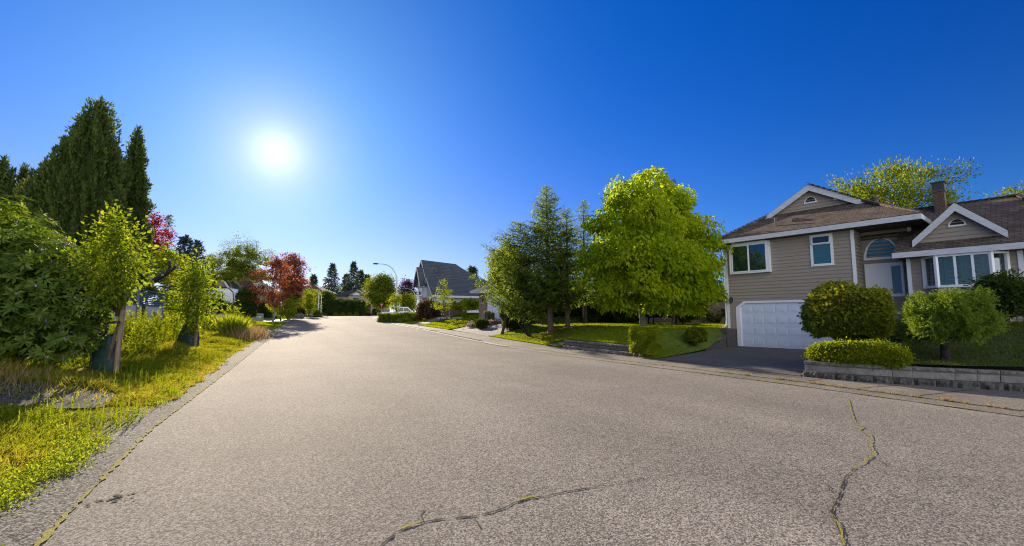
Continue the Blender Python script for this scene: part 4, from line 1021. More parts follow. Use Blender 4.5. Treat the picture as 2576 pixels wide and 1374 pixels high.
mb = MB()
for r in range(3): mb.box(-2.6, 3.2, 0, .12, .02 + r * .15, .155 + r * .15)
mb.build('timber', M_wood, tw)
sw = thing('swing_set', 'wooden A frame garden swing set under the bright broadleaf tree', 'swing set', ground_at(1672, 28.5), -YAW)
for sx in (-.9, .95):
    for sy in (-.6, .6):
        mb = MB(); mb.bar((sx, sy, 0), (sx, 0, 1.9), .07, .07); mb.build('leg', M_bark_dark, sw)
mb = MB(); mb.bar((-1.1, 0, 1.92), (1.15, 0, 1.92), .08, .09); mb.build('beam', M_bark_dark, sw)
mb = MB(); mb.bar((-.9, -.35, .8), (-.9, .35, .8), .05, .05); mb.build('crossbar', M_bark_dark, sw)
mb = MB(); mb.tube([(-.15, 0, 1.9), (-.15, 0, .6)], .012, 5); mb.tube([(.3, 0, 1.9), (.3, 0, .6)], .012, 5); mb.box(-.2, .35, -.1, .1, .57, .6); mb.build('swing_seat', M_bark_dark, sw)
b = ground_at(1690, 27)
c0, rx, hh = box_px(1650, 1760, 640, 770, 27)
tree('garden_tree', 'slim pale stemmed garden tree standing behind the big bright tree', 'tree', b, c0, rx, hh, G_mid, bark=M_bark_pale, trunk_r=.10, ncl=90, nleaf=50, rc=.4, L=.2, W=.11, droop=.8)
# big conifer peeking out behind the bright tree
b = ground_at(1700, 31); h = sight(1690, 445, 31)[2] - b[2]
conifer('far_conifer', 'dark conifer whose tips show behind the right side of the bright tree', b, h, 3.1, G_dark, nb=100, L=.3, W=.08, twig=.3, z0=.2, droop=.1)
# ball shrubs and driveway front shrubs
b = on(1625, 896); s = depth(b) / FPX
shrub('ball_shrub', 'clipped yellow green ball shrub at the end of the short block wall', 'shrub', b, ('box', 33 * s, 30 * s, 68 * s, 2.4), G_gold, 26000, .06, .034, lump=.16, lf=2.5, shell=.05, stem=(.25, .05, 2))
b = on(1750, 880); s = depth(b) / FPX
shrub('ball_shrub', 'small round dark ball shrub beside the stepped concrete wall', 'shrub', b + np.array([0, 0, .25]), ('box', 22 * s, 22 * s, 40 * s, 2.5), G_mid, 9000, .06, .03, lump=.1, shell=.05, stem=(.2, .05, 1))
# front yard planting of the taupe house
G_bush = leafmat('round_bush_leaf', (.07, .105, .011), (.135, .165, .015), (.25, .24, .028), tr=(2.2, 1.9, .5), trw=.4, spec=.12)
b = ground_at(2136, 12.6); b[2] = .72; s = 12.6 / FPX
shrub('round_bush', 'large rounded yellow green leafy bush in front of the garage door', 'shrub', b, ('box', 82 * s, 82 * s, 152 * s, 1.7), G_bush, 36000, .105, .075, lump=.10, lf=2.6, shell=.06, droop=.5, stem=(.4, .06, 3))
yz = lambda x, y: float(T(x, y))
hp_ = [(poly_x(RB, y) + .55, y) for y in (6.5, 4.65)]
hm = np.array([(hp_[0][0] + hp_[1][0]) / 2, (hp_[0][1] + hp_[1][1]) / 2, .36]); hd = math.atan2(hp_[1][1] - hp_[0][1], hp_[1][0] - hp_[0][0])
shrub('clipped_hedge', 'low clipped yellow green hedge on top of the long curved block wall', 'hedge', hm, ('box', 1.03, .38, .52, 3.4), G_gold, 34000, .05, .03, lump=.10, lf=3, rz=hd, shell=.06)
tp = ground_at(2368, 10.5); tp[2] = .5; s = 10.5 / FPX
tpt = thing('spruce_shrub', 'flat topped spruce shrub on a dark trunk before the bay window', 'shrub', tp)
def topiary(parent, c, rx, ry, h, n, m, name='crown'):
    lp = Lump(.3, f=2.2); P, N = surf_points(('box', rx, ry, h, 2.3), n, lp)
    P2 = P * rng.uniform(.82, 1.04, len(P))[:, None]
    k = 20; dirs = unit(N * .9 + rng.normal(0, .45, N.shape) + np.array([0, 0, .1]))
    ti = np.repeat(np.arange(len(P2)), k); u = rng.uniform(0, .18, len(ti))
    Pn = P2[ti] + dirs[ti] * u[:, None]; D = dirs[ti] * .9 + rng.normal(0, .55, (len(ti), 3))
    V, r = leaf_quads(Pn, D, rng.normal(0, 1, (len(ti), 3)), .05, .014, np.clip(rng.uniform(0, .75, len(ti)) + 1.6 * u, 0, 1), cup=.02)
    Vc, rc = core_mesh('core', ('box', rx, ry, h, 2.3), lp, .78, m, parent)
    return np.concatenate([V, Vc]) + c, np.concatenate([r, rc])
SPM = leafmat('spruce_tips', (.05, .10, .014), (.10, .16, .022), (.22, .27, .04), tr=(2.2, 2, .5), trw=.35)
q_ = lambda a, b, z: np.array([*(RT[:2] * a - FW[:2] * b), z])
TV = [topiary(tpt, q_(*c), rx_, ry_, h_, n_, SPM) for c, rx_, ry_, h_, n_ in (((.15, 0, .85), .55, .5, .72, 2200), ((-.28, .15, .62), .40, .42, .62, 1300), ((.55, .0, .72), .40, .4, .66, 1200), ((.1, .3, .55), .42, .3, .5, 1000))]
npmesh('crown', np.concatenate([v for v, _ in TV]), 4, np.concatenate([r for _, r in TV]), SPM, tpt)
mb = MB(); mb.tube([(0, 0, -.2), (.03, 0, .5), (.08, -.05, .9), (.15, -.1, 1.3)], [.10, .08, .07, .05], 9); mb.tube([(.05, 0, .7), (-.3, .2, 1.1), (-.6, .3, 1.4)], [.06, .05, .03], 7); mb.tube([(.06, 0, .8), (.5, -.3, 1.15), (.9, -.5, 1.4)], [.06, .05, .03], 7)
mb.build('trunk', M_bark_dark, tpt, smooth=True)
b = ground_at(2532, 13.2); b[2] = 1.0; s = 13.2 / FPX
t_ = thing('rhododendron', 'dark leafy shrub at the right end of the house wall by the bay', 'shrub', b)
o, C = crown_leaves('crown', t_, G_dark, np.array([0, 0, .6]), 58 * s, 1.25, 'round', ncl=110, nleaf=60, rc=.17, L=.12, W=.05, droop=.3, fill=.4)
limbs((0, 0, -.2), C, (0, 0, 1.6), .08, 8).build('trunk', M_bark_dark, t_, smooth=True)
b = ground_at(2295, 12.8); b[2] = .62
t_ = thing('azalea', 'small sparse dark shrub between the front steps and the spruce shrub', 'shrub', b)
o, C = crown_leaves('crown', t_, G_dark, np.array([0, 0, .15]), .55, .7, 'round', ncl=50, nleaf=40, rc=.14, L=.07, W=.04, droop=.2, fill=.3)
limbs((0, 0, -.1), C, (0, 0, .7), .03, 9, split=.05).build('trunk', M_bark_dark, t_, smooth=True)
pb = hw(5.95, -.75, 1.06)
pf = thing('flower_pot', 'terracotta pot of orange flowers on the front steps', 'plant pot', pb)
mb = MB(); mb.lathe([(.10, 0), (.14, .2), (.16, .22), (.15, .26), (.02, .24)], (0, 0, 0), 14); mb.build('pot', M_terra, pf, smooth=True)
bush_mesh('flowers', pf, G_orange, ('box', .20, .2, .26, 2.2), 1400, .05, .045, lump=.2, loc=(0, 0, .42), core=.7); bush_mesh('leaves', pf, G_mid, ('box', .16, .16, .22, 2.2), 700, .07, .03, lump=.2, loc=(0, 0, .24), core=.6)
# trees behind the taupe house
b = ground_at(2240, 36); b[2] = 1.0
def back_tree(name, label, px0, px1, y0, y1, zd, m, kx):
    b = ground_at((px0 + px1) / 2, zd); c0, rx, hh = box_px(px0, px1, y0, y1, zd)
    return tree(name, label, 'tree', b, c0, rx, hh, m, trunk_r=.16, **kx)
back_tree('maple_tree', 'feathery yellow green tree rising behind the taupe house roof', 2138, 2345, 416, 600, 34, G_mid, dict(prof='vase', ncl=260, nleaf=60, rc=.32, L=.2, W=.11, droop=-.5, lump=.35, fill=.25, flat=1.2, up=.2))
back_tree('garden_tree', 'leafy tree crown behind the roof ridge at the right edge', 2485, 2640, 470, 620, 32, G_mid, dict(prof='round', ncl=140, nleaf=50, rc=.35, L=.2, W=.11, droop=.2, lump=.4, fill=.25))
b = ground_at(2424, 40); h = sight(2424, 488, 40)[2] - b[2]
conifer('far_conifer', 'small pointed conifer tip behind the ridge right of the brick chimney', b, h, 1.3, G_far, nb=70, L=.25, W=.07, twig=.3, z0=.5)

# ------------------------------------------------------------------ far right lots
def hip(mb, x0, x1, y0, y1, z, rise, m=0, th=.12):
    """hip roof with its ridge along x"""
    r = (y1 - y0) / 2; a, b = (x0 + min(r, (x1 - x0) / 2), (y0 + y1) / 2, z + rise), (x1 - min(r, (x1 - x0) / 2), (y0 + y1) / 2, z + rise)
    roof_slab(mb, [(x0, y0, z), (x1, y0, z), b, a], th, m); roof_slab(mb, [(x1, y1, z), (x0, y1, z), a, b], th, m)
    roof_slab(mb, [(x0, y1, z), (x0, y0, z), a], th, m); roof_slab(mb, [(x1, y0, z), (x1, y1, z), b], th, m)
def gab(mb, x0, x1, y0, y1, z, rise, m=0, th=.14):
    """gable roof with its ridge along y"""
    c = (x0 + x1) / 2
    roof_slab(mb, [(x0, y1, z), (x0, y0, z), (c, y0, z + rise), (c, y1, z + rise)], th, m)
    roof_slab(mb, [(x1, y0, z), (x1, y1, z), (c, y1, z + rise), (c, y0, z + rise)], th, m)
# steep grey-roofed house: local -y faces the street, ridge runs back along +y
G2 = ground_at(1078, 60); HA2 = -math.pi / 2 - R(2)
H2 = thing('house', 'pale grey house with steep dark tiled roof and stacked front gables', 'house', (G2[0], G2[1], G2[2]), HA2)
b = MB(); b.box(-5.6, .2, .0, 11.5, -.5, 5.1); b.box(-2.6, 3.4, -.35, 9.0, -.5, 3.0); b.build('wall', M_greyst, H2)
b = MB()
RX, RZ2 = -2.2, 8.1
roof_slab(b, [(.75, -.6, 4.9), (.75, 10.6, 3.0), (RX, 4.6, RZ2 - .35), (RX, -.6, RZ2)], .14)
roof_slab(b, [(-5.9, 12, 4.5), (-5.9, -.6, 4.5), (RX, -.6, RZ2), (RX, 4.6, RZ2 - .35)], .14)
roof_slab(b, [(.75, 10.6, 3.0), (1.0, 13.0, 3.0), (-5.9, 12.5, 4.0), (RX, 4.6, RZ2 - .35)], .14)
roof_slab(b, [(4.0, -.7, 2.75), (4.0, 8.6, 2.75), (1.0, 8.6, 5.2), (1.0, -.7, 5.2)], .14)
roof_slab(b, [(-2.0, 3, 2.75), (-2.0, -.7, 2.75), (1.0, -.7, 5.2), (1.0, 3, 5.2)], .14)
roof_slab(b, [(.4, 3, 5.0), (4.0, 8.6, 2.75), (5.2, 12, 2.75), (.4, 12, 4.9)], .14)
roof_slab(b, [(-3.0, -1.5, 4.3), (-3.0, .5, 4.3), (-1.1, .5, 6.9), (-1.1, -1.5, 6.9)], .14)
roof_slab(b, [(.8, -1.5, 4.3), (-1.1, -1.5, 6.9), (-1.1, 1.5, 6.9), (.8, 1.5, 4.3)], .14)
r2 = b.build('roof', M_tile, H2)
b = MB(); b.prism([(-5.6, -.02, 5.0), (.3, -.02, 5.0), (RX, -.02, RZ2 - .15)], (0, .1, 0)); b.prism([(-2.9, -.9, 4.3), (.7, -.9, 4.3), (-1.1, -.9, 6.75)], (0, .1, 0)); b.prism([(-1.8, -.4, 2.9), (3.8, -.4, 2.9), (1.0, -.4, 5.05)], (0, .1, 0)); b.box(-2.7, .5, -.9, 0, 2.6, 4.4)
b.build('gable_wall', M_greyst, H2)
b = MB()
for (x0, xc, x1, y, z0, z1) in ((-5.9, RX, .75, -.66, 4.75, RZ2), (-3.0, -1.1, .8, -1.56, 4.3, 6.9), (-2.0, 1.0, 4.0, -.76, 2.75, 5.2)):
    for xa in (x0, x1): b.prism([(xc, y, z1 + .02), (xa, y, z0 + .02), (xa, y, z0 - .24), (xc, y, z1 - .26)], (0, .05, 0))
b.box(3.98, 4.08, -.7, 8.6, 2.5, 2.78); b.box(-3.1, .9, -1.0, -.9, 4.0, 4.2)
b.build('fascia_board', M_gtrim, H2)
window(H2, -2.0, -.2, 2.9, 4.2, -.9, .1, mull=(-1.1,), trans=(3.6,)); window(H2, -4.6, -3.2, .4, 2.6, 0, .1, mull=(-3.9,), trans=(1.9,)); window(H2, .2, 2.4, .3, 2.2, -.35, .12, glass=M_dglass)
v = MB(); v.box(.0, .3, 1.2, 1.4, 6.2, 6.45); v.build('roof_vent', M_tile, r2)
v = MB(); v.tube([(3.46, 6.2, 2.5), (3.5, 6.2, 2.2), (3.44, 6.4, 1.9), (3.44, 6.4, .2)], .05, 6); v.build('downpipe', M_gtrim, H2)
# garage wing of the next house with brick piers (behind the leafy tree)
G3 = ground_at(1254, 41); HA3 = R(-62)
H3 = thing('house', 'single storey house with brick piers and pale garage doors half hidden by the leafy tree', 'house', (G3[0], G3[1], G3[2]), HA3)
b = MB(); b.box(-2.2, 4.5, .25, 7, -.4, 2.9); b.build('wall', M_greyst, H3)
for xa, xb in ((-2.3, -1.55), (1.1, 1.6), (4.2, 4.7)): b = MB(); b.box(xa, xb, .0, .6, -.3, 2.75); b.build('brick_pier', M_brick2, H3)
for i, (x0, x1) in enumerate(((-1.4, 1.0), (1.75, 4.1))):
    g = MB(); g.box(x0, x1, .17, .24, 0, 2.2)
    for r in range(4):
        for c in range(4): g.box(x0 + .08 + c * .58, x0 + .58 + c * .58, .13, .17, .08 + r * .54, .5 + r * .54)
    g.build('garage_door', M_garage, H3)
b = MB(); hip(b, -2.9, 5.3, -.6, 7.4, 2.75, 2.0); rr3 = b.build('roof', M_tile, H3)
b = MB(); b.box(-2.95, 5.3, -.66, -.6, 2.5, 2.76); b.box(-2.96, -2.9, -.6, 7.4, 2.5, 2.76); b.build('gutter', M_gtrim, H3)
wl = MB(); wl.box(-1.9, -1.8, -.12, 0, 1.75, 2.0); wl.build('wall_lantern', M_dmetal, H3)
# brown board fence between the two
fa_, fb_ = ground_at(1094, 56), ground_at(1165, 52); L_ = np.linalg.norm((fb_ - fa_)[:2]); an = math.atan2(fb_[1] - fa_[1], fb_[0] - fa_[0])
fe = thing('board_fence', 'brown wooden board fence behind the staked young tree', 'fence', fa_, an)
mb = MB(); n_ = int(L_ / .2)
for i in range(n_): mb.box(i * .2, i * .2 + .19, 0, .03, -.1, 1.75)
mb.build('board', M_fbrown, fe)
for x in np.linspace(0, L_, 4): q = MB(); q.box(x - .06, x + .06, -.08, -.005, -.1, 1.85); q.build('post', M_wood, fe)
mb = MB(); mb.box(-.05, L_ + .05, -.06, .06, 1.76, 1.83); mb.build('rail', M_fbrown, fe)
# street lamps: pole with a curved arm and a lantern head
def lamp(px, by, zd, top_y, reach, label, side=-1):
    b = ground_at(px, zd); h = sight(px, top_y, zd)[2] - b[2]
    t = thing('street_lamp', label, 'street lamp', b)
    d = np.array([RT[0], RT[1], 0]) * side
    hs = h * .70; mb = MB(); mb.tube([(0, 0, -.1), (0, 0, .3), (0, 0, hs)], [.13, .11, .085], 10)
    ang = np.linspace(0, math.pi / 2, 14); pts = [np.array([0, 0, hs]) + d * reach * .82 * (1 - math.cos(a)) + np.array([0, 0, (h - hs)]) * math.sin(a) for a in ang]
    pts.append(pts[-1] + d * reach * .2 + np.array([0, 0, .04]))
    mb.tube(pts, list(np.linspace(.085, .045, len(pts))), 10)
    mb.build('pole', M_metal, t, smooth=True)
    hd = MB(); e = pts[-1]; hd.tube([e - d * .05, e + d * .15, e + d * .5 + np.array([0, 0, .01]), e + d * .72], [.06, .11, .12, .05], 8); ho = hd.build('lamp_head', M_dmetal, t, smooth=True)
    ln = MB(); ln.obox(e + d * .42 + np.array([0, 0, -.10]), (.36, .14, .03), math.atan2(d[1], d[0])); ln.build('lens', M_lens, ho)
    bp_ = MB(); bp_.box(-.2, .2, -.2, .2, -.02, .04); bp_.box(-.13, .13, -.13, .13, .04, .10); bp_.build('base_plate', M_metal, t)
    return t
lamp(996, 808, 60, 663, 2.6, 'tall galvanised street lamp with curved arm beside the white pickup')
lamp(800, 795, 78, 714, 2.2, 'grey street lamp with curved arm at the left kerb near the bend', 1)
lamp(807, 794, 92, 729, 1.6, 'thin grey lamp post behind the left kerb street lamp', -1)
lamp(1043, 790, 95, 726, 2.2, 'distant street lamp arm behind the purple tree', -1)
# sign
b = ground_at(959, 78); ys_ = thing('yield_sign', 'red and white triangular yield sign on a thin post by the side street', 'road sign', b, -YAW)
mb = MB(); mb.tube([(0, 0, 0), (0, 0, 2.6)], .035, 8); mb.build('post', M_metal, ys_)
def tri(s, c): return [(-s, 0, c + s * .577), (s, 0, c + s * .577), (0, 0, c - s * 1.155)]
mb = MB(); mb.prism([(x, -.05, z) for x, _, z in tri(.48, 2.25)], (0, .012, 0)); so_ = mb.build('sign_face', M_red, ys_)
mb = MB(); mb.prism([(x, -.056, z) for x, _, z in tri(.24, 2.25)], (0, .004, 0)); mb.build('sign_centre', M_white, so_)
# pickup truck seen from behind, parked nose to the house
TB = ground_at(1011, 61); tk = thing('pickup_truck', 'white pickup truck parked on the driveway beside the street lamp', 'pickup truck', TB, math.atan2(RT[1], RT[0]) + R(17))
def body_prism(mb, prof, y0, y1): mb.prism([(x, y0, z) for x, z in prof], (0, y1 - y0, 0))
low = [(-2.75, .62), (-2.75, 1.18), (-.62, 1.18), (-.55, 1.22), (1.35, 1.22), (2.5, 1.12), (2.85, .98), (2.9, .55), (2.32, .5)]
def arc(cx, r, z=.42): return [(cx + r * math.cos(a), z + r * math.sin(a)) for a in np.linspace(0, math.pi, 9)]
low += arc(1.85, .5)[0:] + [(1.3, .42), (-1.2, .42)] + arc(-1.72, .5) + [(-2.3, .5)]
bd = MB(); body_prism(bd, low, -.98, .98); bd.build('body', M_paint, tk)
cb = MB(); cab = [(-.62, 1.2), (-.50, 1.80), (-.25, 1.88), (.75, 1.88), (1.42, 1.22)]
n_ = len(cab); va = [(x, -.95 if z < 1.3 else -.74, z) for x, z in cab]; vb = [(x, -y, z) for x, y, z in va]
cb.add(va + vb, [tuple(range(n_ - 1, -1, -1)), tuple(range(n_, 2 * n_))] + [(i, (i + 1) % n_, (i + 1) % n_ + n_, i + n_) for i in range(n_)]); cb.build('cab', M_paint, tk)
for sy in (-1, 1):
    def sideq(pts):   # window laid on the sloping cab side, 1 cm proud
        return [(x, sy * (.95 - (z - 1.22) / .66 * .21 + .012), z) for x, z in pts]
    g = MB(); g.poly(sideq([(-.42, 1.28), (.12, 1.28), (.12, 1.74), (-.36, 1.74)])); g.poly(sideq([(.2, 1.28), (1.1, 1.28), (.72, 1.74), (.2, 1.74)])); g.build('side_window', M_dglass, tk)
    m_ = MB(); m_.obox((1.0, sy * 1.06, 1.30), (.12, .2, .16)); m_.build('mirror', M_dmetal, tk)
    l = MB(); l.box(-2.765, -2.70, sy * .99 - .1, sy * .99 + .02, .86, 1.15); l.build('tail_light', M_redl, tk)
    for wx in (-1.72, 1.85):
        wmb = MB(); wmb.tube([(wx, sy * .76, .40), (wx, sy * .80, .40), (wx, sy * .97, .40), (wx, sy * 1.0, .40)], [.34, .40, .40, .36], 20); wo = wmb.build('wheel', M_black, tk, smooth=True)
        rm = MB(); rm.tube([(wx, sy * .98, .40), (wx, sy * 1.01, .40)], [.25, .22], 14); rm.build('rim', M_metal, wo, smooth=True)
g = MB(); g.poly([(-.615, -.62, 1.32), (-.515, -.60, 1.74), (-.515, .60, 1.74), (-.615, .62, 1.32)]); g.build('rear_window', M_dglass, tk)
bp_ = MB(); bp_.box(-2.95, -2.76, -.95, .95, .48, .68); bp_.build('rear_bumper', M_metal, tk)
tg = MB(); tg.box(-2.77, -2.752, -.85, .85, .72, 1.16); to_ = tg.build('tailgate', M_paint, tk); h_ = MB(); h_.box(-2.785, -2.77, -.12, .12, .98, 1.05); h_.build('handle', M_dmetal, to_)
pl_ = MB(); pl_.box(-2.96, -2.95, -.16, .16, .52, .66); pl_.build('number_plate', M_white, tk)
# planting of the far right lots
def bush(name, label, px, zd, w_, ytop, m, n=6000, L=.1, W=.06, prof=None, e=2.4, hz=0, **kw):
    b = ground_at(px, zd); h = sight(px, ytop, zd)[2] - b[2] - hz; r = w_ / 2 * zd / FPX * .86
    b = b + np.array([0, 0, hz])
    return shrub(name, label, 'shrub', b, ('rev', r, r, h, prof) if prof else ('box', r, r, h, e), m, n, L, W, **kw)
bush('weeping_shrub', 'low dome shaped weeping yellow green shrub at the pebble bed by the lamp', 1030, 56, 58, 787, G_gold, 9000, .16, .07, prof='dome', droop=.8, lump=.2)
bush('purple_bush', 'round bronze purple bush at the left end of the brown fence', 1076, 55, 54, 757, G_copper, 9000, .14, .08)
bush('low_hedge', 'low clipped hedge left of the street lamp in front of the pickup', 967, 56, 28, 790, G_mid, 5000, .13, .07, e=5)
bush('low_hedge', 'low clipped hedge right of the street lamp in front of the pickup', 1004, 56, 40, 791, G_mid, 6000, .13, .07, e=5)
bush('low_hedge', 'low hedge behind the weeping shrub near the grey house', 1060, 60, 40, 787, G_mid, 5000, .13, .07, e=5)
bush('weeping_tree', 'flat topped yellow green weeping tree at the brown fence by the garage', 1183, 49, 62, 757, G_gold, 9000, .16, .08, e=3, hz=.7, stem=(.9, .05, 2), lump=.25, droop=.6)
bush('boxwood', 'dark clipped oval boxwood on the flower bed at the driveway corner', 1212, 37, 34, 803, G_dark, 7000, .06, .035, e=2.6)
bush('golden_shrub', 'small yellow shrub on the far bed beside the driveway', 1285, 37, 34, 794, G_gold, 3500, .10, .06, lump=.3)
bush('golden_shrub', 'small bright green shrub at the foot of the pine by the driveway', 1308, 34, 26, 801, G_gold, 2500, .10, .06, lump=.3)
bush('golden_shrub', 'tiny yellow conifer on the pebble bed under the weeping tree', 1168, 47, 12, 782, G_gold, 1500, .1, .06)
bush('golden_shrub', 'tiny yellow shrub beside the tall black planter', 1238, 40.0, 10, 786, G_gold, 1200, .1, .06)
for i, (px, zd) in enumerate(((1165, 47.6), (1252, 39.8))):
    b = ground_at(px, zd); mb = MB()
    for k in range(60):
        x, y = rng.normal(0, .9), rng.normal(0, .3); q = rng.uniform(.05, .13); mb.obox((x, y, q * .4), (q * 2, q * 1.6, q * 1.2), rng.uniform(0, 3))
    o = mb.build('pebble_bed', M_rstone, None, loc=b); tag(o, kind='stuff'); tag(o, ('grey pebble bed edging under the weeping tree', 'grey pebble bed edging beside the garage planter')[i], 'pebble bed')
fl = on(1192, 824); 
for i, (p, lab) in enumerate(((on(1196, 823), 'pink and white flowers in the bed left of the boxwood'), (on(1240, 816), 'pink and white flowers in the bed right of the boxwood'))):
    t_ = thing('flower_clump', lab, 'flowers', p)
    bush_mesh('leaves', t_, G_mid, ('box', .75 - .3 * i, .4, .26, 2), 1600, .07, .04, core=.6); tag(bush_mesh('flowers', t_, G_flower, ('box', .78 - .3 * i, .42, .34, 2), 420, .09, .09, core=0), kind='stuff')
me_ = quad_patch('mulch_bed', on(1172, 827), on(1230, 819), on(1320, 806), on(1245, 811), M_mulch, .075, 12, 8, kind='structure')
pt_ = thing('planter', 'tall dark planter pot beside the pale garage door', 'plant pot', ground_at(1226, 40.3))
mb = MB(); mb.lathe([(.22, 0), (.30, .85), (.34, .87), (.33, .93), (.05, .9)], (0, 0, 0), 14); mb.build('pot', M_dmetal, pt_, smooth=True); bush_mesh('plant', pt_, G_dry, ('box', .3, .3, .25, 2), 500, .09, .05, loc=(0, 0, .85), core=.6)
# staked young tree on the far lawn
def bag(parent_label, loc, h, r, rz, lean=0):
    t = thing('watering_bag', parent_label, 'tree bag', loc, rz)
    mb = MB(); n = 22; prof = [(0, 1.02), (.08, 1.05), (.3, 1.0), (.6, .86), (.85, .62), (1.0, .42)]
    vs, fs = [], []
    ph = rng.uniform(0, 6)
    for z, k in prof:
        for j in range(n):
            a = 2 * math.pi * j / n; q = r * k * (1 + .07 * math.sin(3 * a + ph + z * 2) + .05 * math.sin(7 * a + z * 9)); vs.append((q * math.cos(a), q * .62 * math.sin(a), z * h + .03 * math.sin(5 * a) * z))
    for i in range(len(prof) - 1):
        for j in range(n): fs.append((i * n + j, i * n + (j + 1) % n, (i + 1) * n + (j + 1) % n, (i + 1) * n + j))
    mb.add(vs, fs); mb.build('bag', M_bag, t, smooth=True)
    for p, q in (((.25 * r, 0, h * .97), (.55 * r, .0, h * 1.08)), ((-.3 * r, 0, h * .97), (-.05 * r, 0, h * 1.12))): s = MB(); s.bar(p, q, .035, .02); s.build('strap', M_black, t)
    return t
def stake(label, base, h, lean=(0, 0), r=.04):
    mb = MB(); mb.tube([(0, 0, -.3), (lean[0] * .5, lean[1] * .5, h * .5), (lean[0], lean[1], h)], [r, r, r * .95], 10)
    o = mb.build('tree_stake', M_stake, None, smooth=True, loc=base); return tag(o, label, 'stake')
b = on(1112, 812); zd = depth(b); c0, rx, hh = box_px(1078, 1152, 694, 785, zd)
tree('young_tree', 'thin staked young tree with sparse yellow green leaves on the far lawn', 'tree', b, c0, rx, hh, G_gold, trunk_r=.045, ncl=60, nleaf=34, rc=.17, L=.15, W=.08, droop=.2, lump=.45, fill=.15, prof='cone', top=.95, k=22)
bag('green watering bag at the foot of the far staked young tree', b, .85, .3, 0); stake('leaning timber stake beside the far staked young tree', b + np.array([*(RT[:2] * .75), 0]), 1.75, tuple(RT[:2] * .12))
b = ground_at(1026, 64); c0, rx, hh = box_px(977, 1011, 734, 782, 59)
tree('young_tree', 'small bright yellow green tree beside the street lamp pole', 'tree', ground_at(1002, 59), c0, rx, hh, G_gold, trunk_r=.05, ncl=40, nleaf=40, rc=.25, L=.16, W=.1)
b = ground_at(1030, 74); c0, rx, hh = box_px(1005, 1046, 738, 785, 74)
tree('gold_tree', 'round golden tree left of the grey gabled house', 'tree', b, c0, rx, hh, G_gold, trunk_r=.1, ncl=110, nleaf=60, rc=.4, L=.2, W=.12)
b = ground_at(1024, 100); c0, rx, hh = box_px(1002, 1046, 703, 775, 100)
tree('plum_tree', 'dark purple leaved tree in the distance behind the golden tree', 'tree', b, c0, rx, hh, G_purple, trunk_r=.15, ncl=140, nleaf=50, rc=.55, L=.3, W=.2)
b = ground_at(960, 78); c0, rx, hh = box_px(928, 996, 689, 775, 80)
tree('maple_tree', 'large dark green rounded maple left of the tall street lamp', 'tree', ground_at(962, 80), c0, rx, hh, G_mid, trunk_r=.2, ncl=230, nleaf=70, rc=.55, L=.28, W=.18, lump=.3)
for px, yt, zd, r, lab in ((1188, 674, 85, 1.5, 'dark conifer tips showing above the right slope of the grey tiled roof'), (832, 664, 130, 4.2, 'tall dark conifer left of the far beige house'), (886, 660, 135, 4.0, 'tallest dark conifer behind the far beige house'), (904, 682, 140, 3.8, 'second dark conifer behind the far beige house'), (921, 692, 138, 3.6, 'right hand dark conifer behind the far beige house roof'), (785, 694, 125, 3.2, 'dark conifer behind the brown roof near the left street lamp'), (868, 690, 142, 3.8, 'half hidden conifer left of the tallest conifer')):
    b = ground_at(px, zd); h = sight(px, yt, zd)[2] - b[2]
    conifer('far_conifer', lab, b, h, r, G_far, nb=150, trunk_r=.2, L=.95, W=.36, twig=.42, z0=.04, sprays=7, droop=.3)

# ------------------------------------------------------------------ far end of the street
def face(px, zd, extra=0.0): return ground_at(px, zd), -YAW + extra
g4, a4 = face(886, 108)
H4 = thing('house', 'beige two storey house with dark hip roof behind three clipped hedge blocks', 'house', g4, a4)
b = MB(); b.box(-4.3, 4.3, 0, 8, -.3, 4.9); b.box(-.9, 3.1, -.6, 0, 2.2, 5.0); b.box(4.3, 7.6, .6, 6, -.3, 2.6); b.box(-4.4, -.9, -1.0, 0, -.3, 3.0); b.build('wall', M_beige, H4)
b = MB(); hip(b, -5.0, 5.0, -.7, 8.7, 4.85, 2.0); hip(b, 2.6, 8.2, -1.6, 6.6, 2.8, 1.3)
gab(b, -1.5, 3.7, -1.1, 3, 4.75, 1.5); gab(b, -4.7, -.6, -1.5, 1, 2.85, 1.3); b.build('roof', M_tile_dark, H4)
b = MB(); b.prism([(-1.2, -.62, 4.8), (3.4, -.62, 4.8), (1.1, -.62, 6.1)], (0, .1, 0)); b.prism([(-4.5, -1.02, 2.9), (-.8, -1.02, 2.9), (-2.65, -1.02, 4.0)], (0, .1, 0)); b.build('gable_wall', M_beige, H4)
arch_window(H4, 1.1, 4.75, .8, .75, -.63, .1, mat('bright_pane', (.35, .38, .42), .1, spec=.8), M_white); window(H4, .25, 1.95, 2.5, 4.4, -.61, .12, mull=(1.1,), frame=M_beige)
arch_window(H4, -2.65, 1.6, .9, .9, -1.0, .12, mat('pale_pane', (.5, .48, .4), .2), M_white)
b = MB()
for x in (3.4, 5.2): b = MB(); b.box(x - .22, x + .22, -1.5, -1.05, -.3, 2.7); b.build('porch_column', M_beige, H4)
pass; window(H4, 5.6, 7.2, .5, 2.1, .58, .12, mull=(6.4,), frame=M_gtrim)
b = MB(); b.box(3.9, 4.8, -.02, 0, 0, 2.2); b.build('door', M_dmetal, H4)
for (x0, x1, yt, lab) in ((822, 857, 754, 'left of three tall clipped hedge blocks before the beige house'), (859, 887, 755, 'middle of three tall clipped hedge blocks before the beige house'), (889, 916, 756, 'right of three tall clipped hedge blocks before the beige house')):
    zd = 97; b = ground_at((x0 + x1) / 2, zd); h = sight(0, yt, zd)[2] - b[2]; r = (x1 - x0) / 2 * zd / FPX
    shrub('hedge_block', lab, 'hedge', b, ('box', r * .93, 1.1, h, 5), G_dark, 9000, .16, .09, lump=.08, rz=-YAW, shell=.05, group='clipped hedge blocks by the bend')
